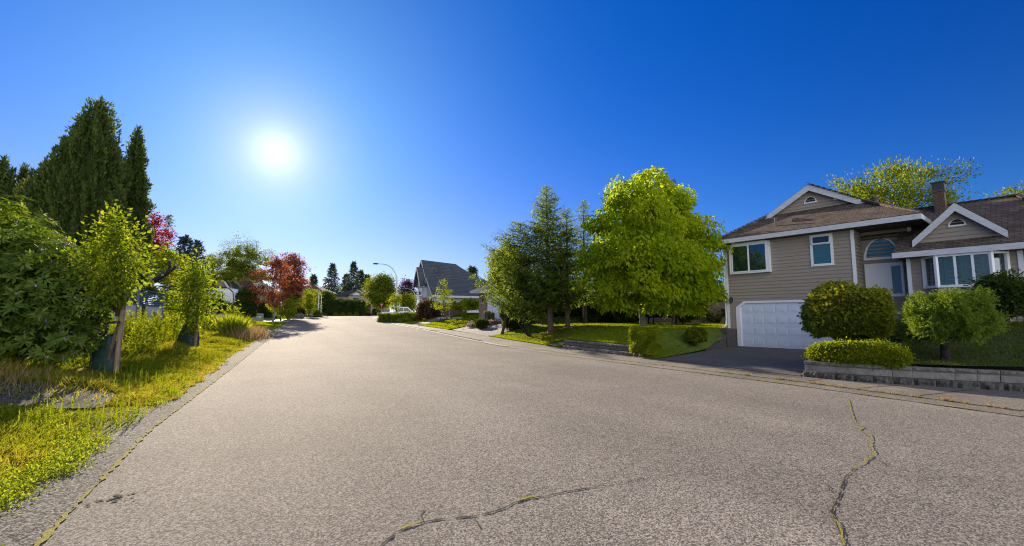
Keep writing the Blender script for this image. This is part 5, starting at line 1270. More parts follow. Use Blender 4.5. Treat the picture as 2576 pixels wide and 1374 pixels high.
b = ground_at(815, 100); c0, rx, hh = box_px(802, 840, 733, 785, 100)
tree('round_tree', 'dark rounded tree left of the clipped hedge blocks', 'tree', b, c0, rx, hh, G_dark, trunk_r=.15, ncl=140, nleaf=60, rc=.5, L=.3, W=.18)
bush('golden_shrub', 'pale yellow shrub by the porch of the beige house', 922, 100, 15, 772, G_gold, 2500, .2, .12)
bush('round_shrub', 'dark round shrub under the beige house window', 944, 100, 14, 775, G_dark, 2500, .2, .12)
bush('round_shrub', 'grey green low shrub at the foot of the left street lamp', 798, 76, 20, 781, G_mid, 3500, .15, .09, prof='dome')
for i in range(4):
    px = 845 + i * 17
    bush('low_plant', ('first', 'second', 'third', 'fourth')[i] + ' low bed plant from the left at the foot of the hedge blocks', px, 94, 12, 786, G_mid, 1200, .15, .1, prof='dome')
fb2 = thing('flower_bed', 'strip of purple flowers at the kerb by the beige house', 'flowers', ground_at(905, 96), -YAW)
bush_mesh('flowers', fb2, G_purple, ('box', 3.2, .5, .35, 3), 1500, .18, .14, core=.5)
g6, a6 = face(768, 104)
H6 = thing('house', 'distant brown roofed house behind the golden trees at the left', 'house', g6, a6)
b = MB(); b.box(-5, 4, 0, 8, -.3, 5.6); b.build('wall', M_wood, H6); b = MB(); hip(b, -5.6, 4.6, -.6, 8.6, 5.4, 2.2); b.build('roof', M_tile_brown, H6); window(H6, -1, 1, 1, 2.6, 0)
# ------------------------------------------------------------------ left side, far to near
def btree(name, label, box, zd, m, bx=None, cat='tree', **kw):
    x0, x1, y0, y1 = box; b = ground_at(bx or (x0 + x1) / 2, zd); c0, rx, hh = box_px(x0, x1, y0, y1, zd)
    return tree(name, label, cat, b, c0, rx, hh, m, **kw)
btree('gold_tree', 'loose golden green tree by the left kerb before the bend', (752, 802, 727, 790), 86, G_gold, trunk_r=.1, ncl=120, nleaf=60, rc=.45, L=.22, W=.13, lump=.35)
btree('young_tree', 'small bright tree in front of the golden tree at the left kerb', (762, 792, 738, 780), 74, G_gold, trunk_r=.07, ncl=60, nleaf=45, rc=.28, L=.2, W=.12, lump=.4)
bush('cloud_shrub', 'orange tinted low shrub beside the golden tree', 755, 84, 24, 776, G_copper, 2500, .16, .1)
bush('cloud_shrub', 'dark spreading low shrub left of the orange tinted shrub', 738, 80, 30, 774, G_dark, 3500, .16, .1)
bush('cloud_shrub', 'small tiered green shrub by the dark boulder', 731, 66, 20, 784, G_mid, 2000, .12, .08)
def rock(label, px, py, r, flat=.7, zd=None):
    b = on(px, py) if zd is None else ground_at(px, zd)
    me = bpy.data.meshes.new('rock'); bm_ = __import__('bmesh').new(); __import__('bmesh').ops.create_icosphere(bm_, subdivisions=3, radius=r); lp = Lump(.3, f=2.0 / r)
    for v in bm_.verts: v.co *= float(lp(np.array([v.co]))[0]); v.co.z = v.co.z * flat + r * flat * .5
    bm_.to_mesh(me); bm_.free(); return tag(link('rock', me, M_stone, None, b), label, 'rock')
rock('dark boulder beside the paved drive at the left kerb', 744, 0, .55, zd=66)
rock('upright grey stone on the left kerb near the bend', 757, 0, .35, 1.5, zd=66)
rock('grey angular rock at the end of the left kerb by the dry grass', 655, 852, .32)
btree('dark_maple', 'dark shaded rounded tree under the larger copper maple', (712, 754, 690, 775), 66, G_purple, trunk_r=.15, ncl=150, nleaf=60, rc=.4, L=.24, W=.15)
btree('copper_maple', 'larger copper red maple leaning over the road', (696, 770, 636, 740), 62, G_maple, bx=725, trunk_r=.16, ncl=170, nleaf=40, rc=.34, L=.24, W=.17, lump=.4, fill=.25)
mb_ = on(685, 815); zdm = depth(mb_); c0, rx, hh = box_px(640, 742, 640, 772, zdm)
tree('copper_maple', 'young copper red maple with a slim pale trunk near the utility box', 'tree', mb_, c0, rx, hh, G_maple, bark=M_bark_pale, trunk_r=.10, ncl=150, nleaf=30, rc=.26, L=.2, W=.14, lump=.5, fill=.2, flat=.4, k=26, prof='ovoid')
c1, r1, h1 = box_px(668, 708, 620, 660, zdm)
btree('small_tree', 'small yellow green leafy tree right of the young copper maple', (672, 742, 735, 800), 56, G_gold, trunk_r=.08, ncl=110, nleaf=50, rc=.3, L=.18, W=.11, lump=.4, fill=.25)
def hedgebox(name, label, x0, x1, yt, zd, m, n=9000, dy=.9, e=4, L=.14, W=.08, **kw):
    b = ground_at((x0 + x1) / 2, zd); h = sight(0, yt, zd)[2] - b[2]; r = (x1 - x0) / 2 * zd / FPX
    return shrub(name, label, 'hedge', b, ('box', r, dy, h, e), m, n, L, W, rz=-YAW, lump=kw.pop('lump', .08), shell=.05, **kw)
hedgebox('hedge', 'dark square clipped hedge behind the young copper maple', 636, 682, 757, 60, G_cedar, 9000)
hedgebox('clipped_cedar', 'dark rounded clipped cedar column left of the utility box', 597, 638, 722, 50, G_cedar, 14000, e=2.8)
ub = on(643, 806); ubt = thing('utility_box', 'pale green utility cabinet on the lawn beside the clipped cedar', 'utility box', ub, -YAW + .35)
s = depth(ub) / FPX; bw = 16 * s; bh = 17 * s
mb = MB(); mb.prism([(-bw, -.4, -.05), (-bw, .4, -.05), (-bw, .4, bh * .8), (-bw, .2, bh), (-bw, -.2, bh), (-bw, -.4, bh * .8)], (2 * bw, 0, 0)); mb.build('cabinet', M_green, ubt)
mb = MB(); mb.box(-.012, .012, -.412, -.40, 0, bh * .78); mb.build('seam', M_dmetal, ubt)
mb = MB(); mb.box(.2, .62, -.408, -.40, bh * .38, bh * .72); st_ = mb.build('label_sticker', M_white, ubt)
mb = MB(); mb.box(.2, .62, -.412, -.408, bh * .63, bh * .72); mb.build('red_band', M_red, st_); mb = MB(); mb.box(.24, .4, -.412, -.408, bh * .44, bh * .56); mb.build('blue_mark', M_fblue, st_)
# house and travel trailer behind the multi-stemmed tree
g5, a5 = face(548, 62, .1)
H5 = thing('house', 'dark roofed house with white trimmed gable behind the travel trailer', 'house', g5, a5)
b = MB(); b.box(-7, 5, .4, 8, -.3, 3.6); b.box(-.8, 1.7, -.6, .4, -.3, 4.0); b.build('wall', M_greyst, H5)
b = MB(); hip(b, -7.6, 5.6, -.2, 8.6, 3.5, 3.4); gab(b, -1.4, 2.3, -1.2, 4, 3.6, 2.6); b.build('roof', M_tile, H5)
b = MB(); b.prism([(-1.0, -.62, 3.7), (1.9, -.62, 3.7), (.45, -.62, 5.9)], (0, .1, 0)); go_ = b.build('gable_wall', M_beige, H5)
b = MB()
for xa in (-1.4, 2.3): b.prism([(.45, -1.25, 6.25), (xa, -1.25, 3.65), (xa, -1.25, 3.3), (.45, -1.25, 5.85)], (0, .05, 0))
b.build('rake_board', M_white, go_)
RVb = ground_at(530, 53); rv = thing('travel_trailer', 'white travel trailer with dark trim parked behind the dark cloud pine', 'trailer', RVb, -YAW + .15)
x0, x1, z1 = -3.2, 2.35, sight(0, 724, 53)[2] - RVb[2]
mb = MB(); pf_ = [(x0, .55), (x1 - .1, .55), (x1 + .25, 1.2), (x1, z1 - .5), (x1 - .55, z1), (x0, z1)]
mb.prism([(x, 0, z) for x, z in pf_], (0, 2.4, 0)); mb.build('body', M_paint, rv)
mb = MB()
for p, q in zip(pf_[1:], pf_[2:]): mb.bar((p[0], -.01, p[1]), (q[0], -.01, q[1]), .05, .09); 
mb.build('trim', M_black, rv)
wmb = MB(); wmb.box(.35, 1.25, -.03, 0, z1 - 1.75, z1 - .45); wo = wmb.build('window', M_black, rv); wmb = MB(); wmb.box(.47, 1.13, -.045, -.03, z1 - 1.6, z1 - .58); wf_ = wmb.build('inner_frame', M_white, wo); wmb = MB(); wmb.box(.62, 1.0, -.055, -.045, z1 - 1.45, z1 - .72); wmb.build('pane', M_dglass, wo)
mb = MB(); mb.box(x0, x1, -.03, 0, .5, .95); mb.build('skirt', M_gtrim, rv)
mb = MB(); mb.box(-1.5, 1.0, .5, 1.2, z1 + .001, z1 + .2); mb.build('roof_unit', M_dmetal, rv)
for wx in (-1.2, -.4): wb_ = MB(); wb_.tube([(wx, -.05, .38), (wx, .25, .38)], .38, 16); wb_.build('wheel', M_black, rv, smooth=True)
cu = bpy.data.curves.new('lettering', 'FONT'); cu.body = 'lk'; cu.size = .75; cu.extrude = .004
tmp = bpy.data.objects.new('lettering', cu); me = bpy.data.meshes.new_from_object(tmp); bpy.data.objects.remove(tmp)
lo_ = link('lettering', me, M_dmetal, rv, (-.55, -.012, z1 - 1.3)); lo_.rotation_euler = (math.pi / 2, 0, 0)
# multi-stemmed tree
MT = ground_at(597, 57); c0, rx, hh = box_px(536, 674, 606, 745, 57)
mt = thing('spreading_tree', 'dense dark green tree on thick forked trunks behind the clipped cedar', 'tree', MT)
cl = c0 - MT
lob = [(sight(x, y, 57 + dz) - MT, r * 57 / FPX) for x, y, r, dz in ((575, 664, 34, 0), (610, 640, 32, .4), (645, 658, 30, 0), (560, 700, 27, .3), (600, 690, 40, -.8), (648, 697, 27, -.3), (610, 676, 40, 1))]
C = np.array([c for c, r in lob]); V, rr = lobed_leaves(lob, 900, .22, .12, droop=.2, hang=.1); npmesh('crown', V, 4, rr, G_mid, mt)
up_, C_ = crown_leaves('shoots', mt, G_young, cl + np.array([0, 0, hh * .62]), rx * .85, hh * .5, 'dome', ncl=70, nleaf=30, rc=.22, L=.16, W=.09, droop=-.6, fill=.5, flat=1.6)
mb = MB(); z = cl[2]
r2_ = lambda a, zz: np.array([*(RT[:2] * a), zz])
mb.tube([r2_(-.1, -.1), r2_(-.2, 1.2), r2_(-.7, 2.6), r2_(-1.2, z + 1.8)], [.34, .24, .18, .08], 9)
mb.tube([r2_(.05, .0), r2_(.5, 1.5), r2_(1.2, 2.8), r2_(2.4, 3.9), r2_(2.6, z + 1.6)], [.3, .24, .18, .12, .05], 9)
mb.tube([r2_(.5, 1.5), r2_(.5, 3), r2_(.3, z + 2.4)], [.18, .14, .05], 8)
mb = limbs((0, 0, 0), C, (0, 0, z + hh * .7), .12, 16, 6, mb); mb.build('trunk', M_bark_pale, mt, smooth=True)
b = ground_at(545, 44); h = .0
cp_ = thing('cloud_pine', 'low dark cloud pruned pine on the lawn before the travel trailer', 'tree', b)
s = 44 / FPX
for i, (dx, zz, r) in enumerate(((-22, 1.6, 22), (12, 1.75, 24), (32, 1.45, 16), (-2, 2.2, 18))):
    bush_mesh('foliage_pad', cp_, G_blue if i == 9 else G_dark, ('box', r * s, .7, .65, 2.2), 3500, .14, .05, lump=.3, loc=r2_(dx * s, zz - .5), core=.75, spread=.8)
mb = MB(); mb.tube([r2_(-.3, -.1), r2_(-.4, .6), r2_(-.8, 1.3)], [.13, .11, .07], 8); mb.tube([r2_(-.35, .5), r2_(.4, 1.2), r2_(1.2, 1.5)], [.09, .08, .05], 8); mb.build('trunk', M_bark_dark, cp_, smooth=True)
# blue spruce, plum, pruned tree and shrubs behind the fence
b = ground_at(452, 47); h = sight(0, 594, 47)[2] - b[2]
conifer('blue_spruce', 'blue grey spruce behind the fence between the two young trees', b, h, 2.6, G_blue, nb=150, L=.5, W=.2, twig=.24, sprays=9, z0=.08, droop=.1)
b = ground_at(486, 52); h = sight(0, 607, 52)[2] - b[2]
conifer('blue_spruce', 'second blue grey spruce just right of the first one', b, h, 2.0, G_blue, nb=120, L=.5, W=.2, twig=.26, sprays=9, z0=.1, droop=.1)
b = ground_at(408, 55); h = sight(0, 538, 55)[2] - b[2]
conifer('far_conifer', 'thin dark conifer top behind the crimson tree', b, h, 1.9, G_far, nb=90, L=.35, W=.1, twig=.35, z0=.3)
btree('plum_tree', 'crimson leaved plum tree right of the tall cedars', (352, 412, 530, 690), 41, G_red, trunk_r=.14, ncl=150, nleaf=36, rc=.3, L=.2, W=.13, lump=.5, fill=.25, prof='ovoid')
PT = ground_at(345, 33); pr = thing('pruned_tree', 'heavily pruned tree with dark bare limbs and pale saw cuts behind the fence', 'tree', PT)
S_ = lambda x, y, zd=33: sight(x, y, zd) - PT
mb = MB(); mb.tube([(0, 0, -.1), S_(348, 745), S_(365, 722), S_(400, 698), S_(420, 688), S_(438, 676)], [.24, .22, .21, .19, .15, .10], 10)
mb.tube([S_(420, 688), S_(427, 672), S_(426, 655)], [.13, .10, .08], 8); mb.tube([S_(436, 678), S_(442, 668)], [.10, .08], 8)
mb.tube([(0, 0, 1.2), S_(340, 720), S_(360, 680), S_(385, 640), S_(404, 612)], [.2, .17, .14, .12, .10], 9); mb.tube([S_(385, 640), S_(388, 615)], [.1, .08], 8)
tk_ = mb.build('trunk', M_bark_dark, pr, smooth=True)
mb = MB()
for x, y in ((409, 692), (427, 654.5), (443, 667), (405, 611)):
    p = S_(x, y, 32.84); f = -FW * .04; mb.tube([p, p + f], [.10, .09], 10)
mb.build('saw_cut', M_cut, tk_)
o, C = crown_leaves('crown', pr, G_gold, box_px(372, 462, 622, 716, 36)[0] - PT, 1.45, 3.1, 'round', ncl=95, nleaf=50, rc=.3, L=.16, W=.10, lump=.5, fill=.2, droop=.2)
btree('small_tree', 'yellow green tree behind the right half of the second staked tree', (500, 556, 640, 740), 62, G_young, trunk_r=.1, ncl=140, nleaf=45, rc=.3, L=.18, W=.1, lump=.4, fill=.25)
b = ground_at(444, 33); h = sight(0, 738, 33)[2] - b[2]
shrub('evergreen_shrub', 'dense dark green shrub at the right end of the blue topped fence', 'shrub', b, ('box', 1.1, 1.0, h, 2.4), G_mid, 20000, .10, .06, lump=.3)
b = ground_at(470, 36); h = sight(0, 770, 36)[2] - b[2]
shrub('evergreen_shrub', 'low dark shrub behind the second watering bag', 'shrub', b, ('box', 1.3, .9, h, 2.4), G_dark, 12000, .12, .07, lump=.3)
# tall columnar cedars
def cedar(label, px, zd, w_px, ytop, n, L=.17, W=.07, lump=.2, sharp=1.0, lean=(0, 0), peaks=()):
    b = ground_at(px, zd); h = sight(0, ytop, zd)[2] - b[2]; r = w_px / 2 * zd / FPX
    t = thing('cedar_tree', label, 'tree', b)
    lp = Lump(lump, f=2.6, n=9); P_all, N_all, parts = [], [], []
    V = []; R_ = []
    for (dx, rr, hh_, nn) in [(0, r, h, n)] + [(dx, r * k, h * hk, int(n * k * .7)) for dx, k, hk in peaks]:
        P, N = surf_points(('rev', rr, rr, hh_, 'cedar'), nn, lp)
        m = len(P); th = np.arctan2(P[:, 1], P[:, 0])
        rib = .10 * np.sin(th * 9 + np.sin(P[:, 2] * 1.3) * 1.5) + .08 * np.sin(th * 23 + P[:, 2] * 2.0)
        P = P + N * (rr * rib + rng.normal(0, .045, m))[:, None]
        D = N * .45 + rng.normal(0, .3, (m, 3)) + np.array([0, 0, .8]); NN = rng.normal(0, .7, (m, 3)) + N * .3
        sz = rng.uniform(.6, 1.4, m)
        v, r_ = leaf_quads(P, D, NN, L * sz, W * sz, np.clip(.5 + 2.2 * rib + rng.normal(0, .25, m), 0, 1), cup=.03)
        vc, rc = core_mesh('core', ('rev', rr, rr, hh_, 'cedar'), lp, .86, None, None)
        off = np.array([*(RT[:2] * dx), 0]); zl = lambda q: q + off + np.stack([lean[0] * q[:, 2] / h, lean[1] * q[:, 2] / h, 0 * q[:, 2]], 1)
        V += [zl(v), zl(vc)]; R_ += [r_, rc]
        q = np.stack([rng.normal(0, .05, 60), rng.normal(0, .05, 60), hh_ * rng.uniform(.97, 1.02, 60)], 1)
        v, r_ = leaf_quads(zl(q), rng.normal(0, .4, (60, 3)) + np.array([0, 0, 1]), rng.normal(0, 1, (60, 3)), .3, .05, rng.uniform(0, 1, 60)); V.append(v); R_.append(r_)
    npmesh('crown', np.concatenate(V), 4, np.concatenate(R_), G_cedar, t)
    mb = MB(); mb.tube([(0, 0, -.1), (0, 0, h * .3), (lean[0] * .9, lean[1] * .9, h * .9)], [.25, .2, .04], 9); mb.build('trunk', M_bark, t, smooth=True)
    return t
PROF['cedar'] = lambda t: np.clip(1.0 - t ** 1.25, 0, 1) ** .72 * np.clip(.86 + t * .5, 0, 1)
px1 = lambda d, zd: d * zd / FPX
cedar('tallest broad cedar with twin tips rising behind the rhododendron', 166, 22, 222, 236, 80000, lean=tuple(RT[:2] * px1(38, 22)), peaks=((px1(-30, 22), .72, .93), (px1(-62, 22), .5, .74)))
cedar('tall narrow cedar right of the tallest cedar', 312, 25, 84, 312, 34000, lean=tuple(RT[:2] * px1(-3, 25)), peaks=((px1(-18, 25), .8, .84),))
cedar('short cedar left of the tallest cedar', 84, 24, 62, 405, 20000, peaks=(), lean=tuple(RT[:2] * px1(-6, 24)))
cedar('middle cedar of the small group at the left edge', 28, 23, 78, 415, 22000, lean=tuple(RT[:2] * px1(-6, 23)), peaks=((px1(20, 23), .5, .97),))
cedar('leftmost dark cedar cut by the frame edge', -26, 22, 66, 392, 20000, peaks=((px1(24, 22), .5, .93),), lean=tuple(RT[:2] * px1(-8, 22)))
# rhododendron: whorls of long leaves on a big rounded bush
RB_ = ground_at(48, 10.6); rh = thing('rhododendron', 'huge rhododendron bush with long leaves and spent violet buds at the left edge', 'shrub', RB_)
def whorls(parent, lobes):
    Pl, Nl = [], []
    for C, r in lobes:
        lp = Lump(.25, f=2.5); m = int(330 * r * r); d = unit(rng.normal(0, 1, (m * 2, 3))); d = d[d[:, 2] > -.6][:m]
        Pl.append(C + d * (r * lp(d) * rng.uniform(.72, 1.0, len(d)))[:, None]); Nl.append(d)
    P, N = np.concatenate(Pl), np.concatenate(Nl); k_ = P[:, 2] > .05; P, N = P[k_], N[k_]
    A = unit(N * .8 + rng.normal(0, .35, N.shape) + np.array([0, 0, .45]))
    k = 9; ti = np.repeat(np.arange(len(P)), k); j = np.tile(np.arange(k), len(P))
    t1 = unit(np.cross(A, np.array([.2, .9, .3]))); t2 = np.cross(A, t1); an = j * 2 * math.pi / k * 1.0 + rng.uniform(0, 6.28, len(P))[ti] + rng.normal(0, .2, len(ti))
    rad = t1[ti] * np.cos(an)[:, None] + t2[ti] * np.sin(an)[:, None]; el = rng.uniform(-.25, .65, len(ti))[:, None]
    D = rad + A[ti] * el; D[:, 2] -= .15; Nn = A[ti] - rad * el * .8
    sz = rng.uniform(.75, 1.2, len(ti)); rnd = np.clip(.5 * rng.uniform(0, 1, len(P))[ti] + .5 * rng.uniform(0, 1, len(ti)), 0, 1)
    V, r = leaf_quads(P[ti] + unit(rad) * .015, D, Nn, .17 * sz, .052 * sz, rnd, cup=.06)
    st = MB()
    for q in rng.choice(len(P), 90, replace=False): st.tube([P[q] * np.array([.3, .3, .5]), P[q] * .7, P[q]], [.022, .014, .006], 5, caps=False)
    for C, r0 in lobes: st.tube([(0, 0, -.1), C * np.array([.5, .5, .45]), C], [.07, .045, .015], 6)
    npmesh('foliage', V, 4, r, G_rhodo, parent)
    st.build('branch', M_bark, parent)
    sel = np.argsort(-(P @ np.array([RT[0], RT[1], 0]) - P[:, 2] * .1 + rng.normal(0, .7, len(P))))[:130]
    kb = 4; bi = np.repeat(sel, kb)
    v, r = leaf_quads(P[bi] + rng.normal(0, .02, (len(bi), 3)), rng.normal(0, .4, (len(bi), 3)) + np.array([0, 0, -1.]), rng.normal(0, 1, (len(bi), 3)), .085, .026, rng.uniform(0, 1, len(bi)))
    tag(npmesh('bud', v, 4, r, G_petal, parent), kind='stuff')
RL = [(-70, 690, 175, .3), (20, 640, 130, -.2), (85, 700, 115, -.4), (145, 745, 92, -.5), (30, 800, 130, -.7), (120, 835, 100, -.7), (192, 800, 58, -.2), (205, 862, 50, -.3), (-40, 860, 140, -.6)]
whorls(rh, [(sight(x, y, 10.6 + dz) - np.array(RB_), r * 10.6 / FPX) for x, y, r, dz in RL])
# white and blue fence
FX = -6.25; F0, F1 = 11.0, 34.8
fzb = lambda y: float(T(FX, y))
fo = thing('garden_fence', 'white board fence with blue slatted top behind the tall weeds', 'fence', (FX, F0, fzb(F0)))
nP = 5; ysP = np.linspace(0, F1 - F0, nP)
zt = [sight(0, 0, 1)[2] * 0 + 2.05 for _ in range(nP)]
mb = MB(); sl_ = MB(); rl = MB()
for i in range(nP - 1):
    ya_, yb_ = ysP[i], ysP[i + 1]; za, zb = fzb(F0 + ya_) - fzb(F0), fzb(F0 + yb_) - fzb(F0)
    n = int((yb_ - ya_) / .2)
    for k in range(n):
        y = ya_ + (yb_ - ya_) * k / n; zz = za + (zb - za) * k / n; mb.box(0, .02, y, y + (yb_ - ya_) / n - .008, zz - .1, zz + 1.42)
    for r in range(6):
        z = 1.58 + r * .105; sl_.bar((.03, ya_, za + z), (.03, yb_, zb + z), .02, .062)
    rl.bar((.03, ya_, za + 1.46), (.03, yb_, zb + 1.46), .06, .09); rl.bar((.03, ya_, za + 2.24), (.03, yb_, zb + 2.24), .12, .05)
    for q in (1 / 3, 2 / 3): y = ya_ + (yb_ - ya_) * q; z = za + (zb - za) * q; rl.box(-.03, .0, y - .02, y + .02, z + 1.5, z + 2.2)
mb.build('board', M_fwhite, fo); sl_.build('slat', M_fblue, fo); rl.build('rail', M_fblue, fo)
for y in ysP: z = fzb(F0 + y) - fzb(F0); q = MB(); q.box(.025, .13, y - .055, y + .055, z - .2, z + 2.26); q.build('post', M_fblue, fo)
# two staked street trees with watering bags
s1 = on(290, 945); z1_ = depth(s1)
c0, rx, hh = box_px(216, 350, 512, 785, z1_)
tb1 = ground_at(278, z1_ + .25)
tree('street_tree', 'nearer staked young street tree with golden backlit leaves', 'tree', tb1, c0, rx, hh, G_young, trunk_r=.04, ncl=170, nleaf=24, rc=.15, L=.10, W=.062, lump=.6, fill=.15, droop=.35, prof='flame', top=.95, k=46, flat=1.0)
stake('tall round timber stake in front of the nearer watering bag', s1, sight(0, 735, z1_)[2] - s1[2], tuple(RT[:2] * .06), .055)
stake('thin timber stake behind the nearer watering bag', ground_at(271, z1_ + .5), 1.75, (0, 0), .035)
bag('dark green watering bag around the nearer staked tree', ground_at(275, z1_ + .28), .88, .32, -YAW)
tie = MB(); za = sight(0, 811, z1_)[2]; p, q = sight(293, 811, z1_ - .07), sight(268, 812, z1_ + .4); tie.bar(p, q, .02, .05); tie.tube([p + np.array([0, 0, -.03]), p + np.array([0, 0, .03])], .07, 10); tag(tie.build('tree_tie', M_black), 'black rubber tie between stake and trunk of the nearer tree', 'tie')
s2 = on(491, 876); z2_ = depth(s2); c0, rx, hh = box_px(438, 540, 638, 842, z2_)
tree('street_tree', 'farther staked young street tree by the second watering bag', 'tree', ground_at(478, z2_ + .25), c0, rx, hh, G_young, trunk_r=.045, ncl=160, nleaf=24, rc=.2, L=.12, W=.075, lump=.6, fill=.15, droop=.3, prof='flame', top=.95, k=40, flat=1.0)
stake('tall round timber stake in front of the farther watering bag', s2, sight(0, 735, z2_)[2] - s2[2], (0, 0), .065)
bag('dark green watering bag around the farther staked tree', ground_at(479, z2_ + .3), 1.05, .42, -YAW)
tie = MB(); p, q = sight(492, 808, z2_ - .07), sight(476, 809, z2_ + .3); tie.bar(p, q, .02, .05); tie.tube([p + np.array([0, 0, -.03]), p + np.array([0, 0, .03])], .08, 10); tag(tie.build('tree_tie', M_black), 'black rubber tie on the stake of the farther tree', 'tie')
for p, r in ((tb1, .62), (ground_at(479, z2_ + .2), .75)):
    n = 24; mb = MB(); a = np.linspace(0, 2 * math.pi, n, endpoint=False); q = r * (1 + rng.normal(0, .1, n))
    X, Y = p[0] + np.cos(a) * q, p[1] + np.sin(a) * q
    mb.add([(x, y, float(T(x, y)) + .03) for x, y in zip(X, Y)] + [(p[0], p[1], p[2] + .07)], [(i, (i + 1) % n, n) for i in range(n)]); tag(mb.build('mulch_ring', M_mulch, smooth=True), kind='structure')

# ------------------------------------------------------------------ grass, weeds and lawns
def blades(name, X, Y, Z, hgt, wid, m, lean=.5, kind='stuff', rnd=None):
    n = len(X); a = rng.uniform(0, 2 * math.pi, n); h = hgt * rng.uniform(.5, 1.4, n); w = wid * rng.uniform(.7, 1.3, n)
    ln = h * lean * rng.uniform(.2, 1.3, n); b = rng.uniform(0, 6.28, n)
    p = np.stack([X, Y, Z], 1); s = np.stack([np.cos(a), np.sin(a), 0 * a], 1) * w[:, None] / 2; d = np.stack([np.cos(b) * ln, np.sin(b) * ln, h], 1)
    md = p + d * np.array([.35, .35, .55])
    V = np.stack([p - s, p + s, md + s * .75, p + d, md - s * .75], 1).reshape(-1, 3)
    r = np.repeat(np.clip(rng.uniform(0, 1, n) if rnd is None else rnd, 0, 1), 5)
    o = npmesh(name, V, 5, r, m, None); return tag(o, kind=kind)
class Patchy:
    def __init__(s, f, n=10): s.k = rng.normal(0, f, (n, 2)); s.p = rng.uniform(0, 6.28, n)
    def __call__(s, x, y): return np.clip(.5 + .22 * np.cos(np.stack([x, y], 1) @ s.k.T + s.p).sum(1) / 1.6, 0, 1)
def verge_pts(n, y0, y1, width, pw=1.0):
    u = rng.uniform(0, 1, n); y = 1 / (1 / y0 + (1 / y1 - 1 / y0) * u) if pw else y0 + (y1 - y0) * u
    x = poly_x(LG, y) + .06 + .07 * np.sin(y * 2.3) * np.sin(y * 5.1 + 1) - rng.uniform(0, 1, n) ** 1.1 * width; return x, y
pa, pb2 = Patchy(2.2), Patchy(.8)
gravel = lambda x, y: ((x - gp[0] + .2) / 1.3) ** 2 + ((y - gp[1]) / 1.1) ** 2 < 1
for (n, y0, y1, hgt, wid) in ((190000, 3.0, 10, .085, .011), (130000, 10, 22, .12, .022), (70000, 22, 36, .16, .035)):
    x, y = verge_pts(n, y0, y1, 4.6)
    k = ~(gravel(x, y) & (rng.uniform(0, 1, n) < .97)) & (np.hypot(x - tb1[0], y - tb1[1]) > .55 * rng.uniform(.6, 1, n))
    x, y = x[k], y[k]; pv = pa(x, y)
    edge_ = np.clip((poly_x(LG, y) - x) / .5, .35, 1)
    dryness = np.clip(.6 * (1 - pb2(x, y)) + .55 * (1 - edge_) + .35 * rng.uniform(0, 1, len(x)), 0, 1)
    blades('grass', x, y, T(x, y) + .0, hgt * (.5 + 1.1 * pv) * edge_, wid, G_grass, .8, rnd=dryness)
# clover-like leafy ground cover in tufts
n = 15000; x, y = verge_pts(n, 3.0, 14, 4.0); k = ~gravel(x, y) & (pa(x, y) > .36); x, y = x[k], y[k]
ti = np.repeat(np.arange(len(x)), 16); q = rng.normal(0, .07, (len(ti), 2)); hz = np.abs(rng.normal(0, .06, len(ti))) * (1 - np.clip(np.hypot(q[:, 0], q[:, 1]) / .16, 0, 1)) + .02
P = np.stack([x[ti] + q[:, 0], y[ti] + q[:, 1], T(x, y)[ti] + hz + .02], 1)
V, r = leaf_quads(P, rng.normal(0, 1, (len(ti), 3)) + np.array([0, 0, .5]), rng.normal(0, .6, (len(ti), 3)) + np.array([0, 0, 1.]), .028, .015, rng.uniform(0, 1, len(ti)))
tag(npmesh('ground_cover', V, 4, r, G_weed), kind='stuff')
def stalks(name, X, Y, H_, m, per=44, L=.075, W=.014, lean=.08, kind='stuff'):
    n = len(X); b = rng.uniform(0, 6.28, n); ln = np.abs(rng.normal(0, lean, n)) * H_
    ti = np.repeat(np.arange(n), per); u = rng.uniform(.05, 1, len(ti)) ** .8; an = rng.uniform(0, 6.28, len(ti))
    P = np.stack([X[ti] + np.cos(b)[ti] * ln[ti] * u ** 2, Y[ti] + np.sin(b)[ti] * ln[ti] * u ** 2, T(X, Y)[ti] + H_[ti] * u], 1)
    D = np.stack([np.cos(an), np.sin(an), rng.uniform(.2, 1.3, len(ti)) + .8 * u ** 4], 1); N = np.stack([-np.cos(an) * .5, -np.sin(an) * .5, np.ones(len(ti))], 1) + rng.normal(0, .2, (len(ti), 3))
    sc_ = (1.25 - .75 * u) * rng.uniform(.7, 1.3, len(ti)) * np.clip(H_[ti] / .8, .5, 1.4)
    V, r = leaf_quads(P, D, N, L * sc_ * 1.3, W * sc_ * 1.4, np.clip(.25 + .5 * u + rng.normal(0, .2, len(ti)), 0, 1), cup=.1)
    s = np.stack([np.cos(b + 1.57), np.sin(b + 1.57), 0 * b], 1) * .006; p0 = np.stack([X, Y, T(X, Y)], 1); p1 = p0 + np.stack([np.cos(b) * ln, np.sin(b) * ln, H_], 1); pm = p0 + np.stack([np.cos(b) * ln * .25, np.sin(b) * ln * .25, H_ * .5], 1)
    vs = np.concatenate([np.stack([p0 - s, p0 + s, pm + s, pm - s], 1), np.stack([pm - s, pm + s, p1 + s * .3, p1 - s * .3], 1)], 1).reshape(-1, 3)
    o = npmesh(name, np.concatenate([V, vs]), 4, np.concatenate([r, np.full(len(vs), .5)]), m); return tag(o, kind=kind)
n = 620; y = rng.uniform(15.5, 34, n); x = -3.4 - 2.6 * rng.uniform(0, 1, n) ** .8 + (y - 24) * .02
k = np.hypot(x - tb1[0], y - tb1[1]) > .8; x, y = x[k], y[k]
Hs = np.clip(.28 + .30 * (-3.2 - x) / 2.6 + rng.normal(0, .15, len(x)) + .6 * (rng.uniform(0, 1, len(x)) < .14), .2, 1.2)
stalks('tall_weeds', x, y, Hs, G_weed, per=70, L=.11, W=.022)
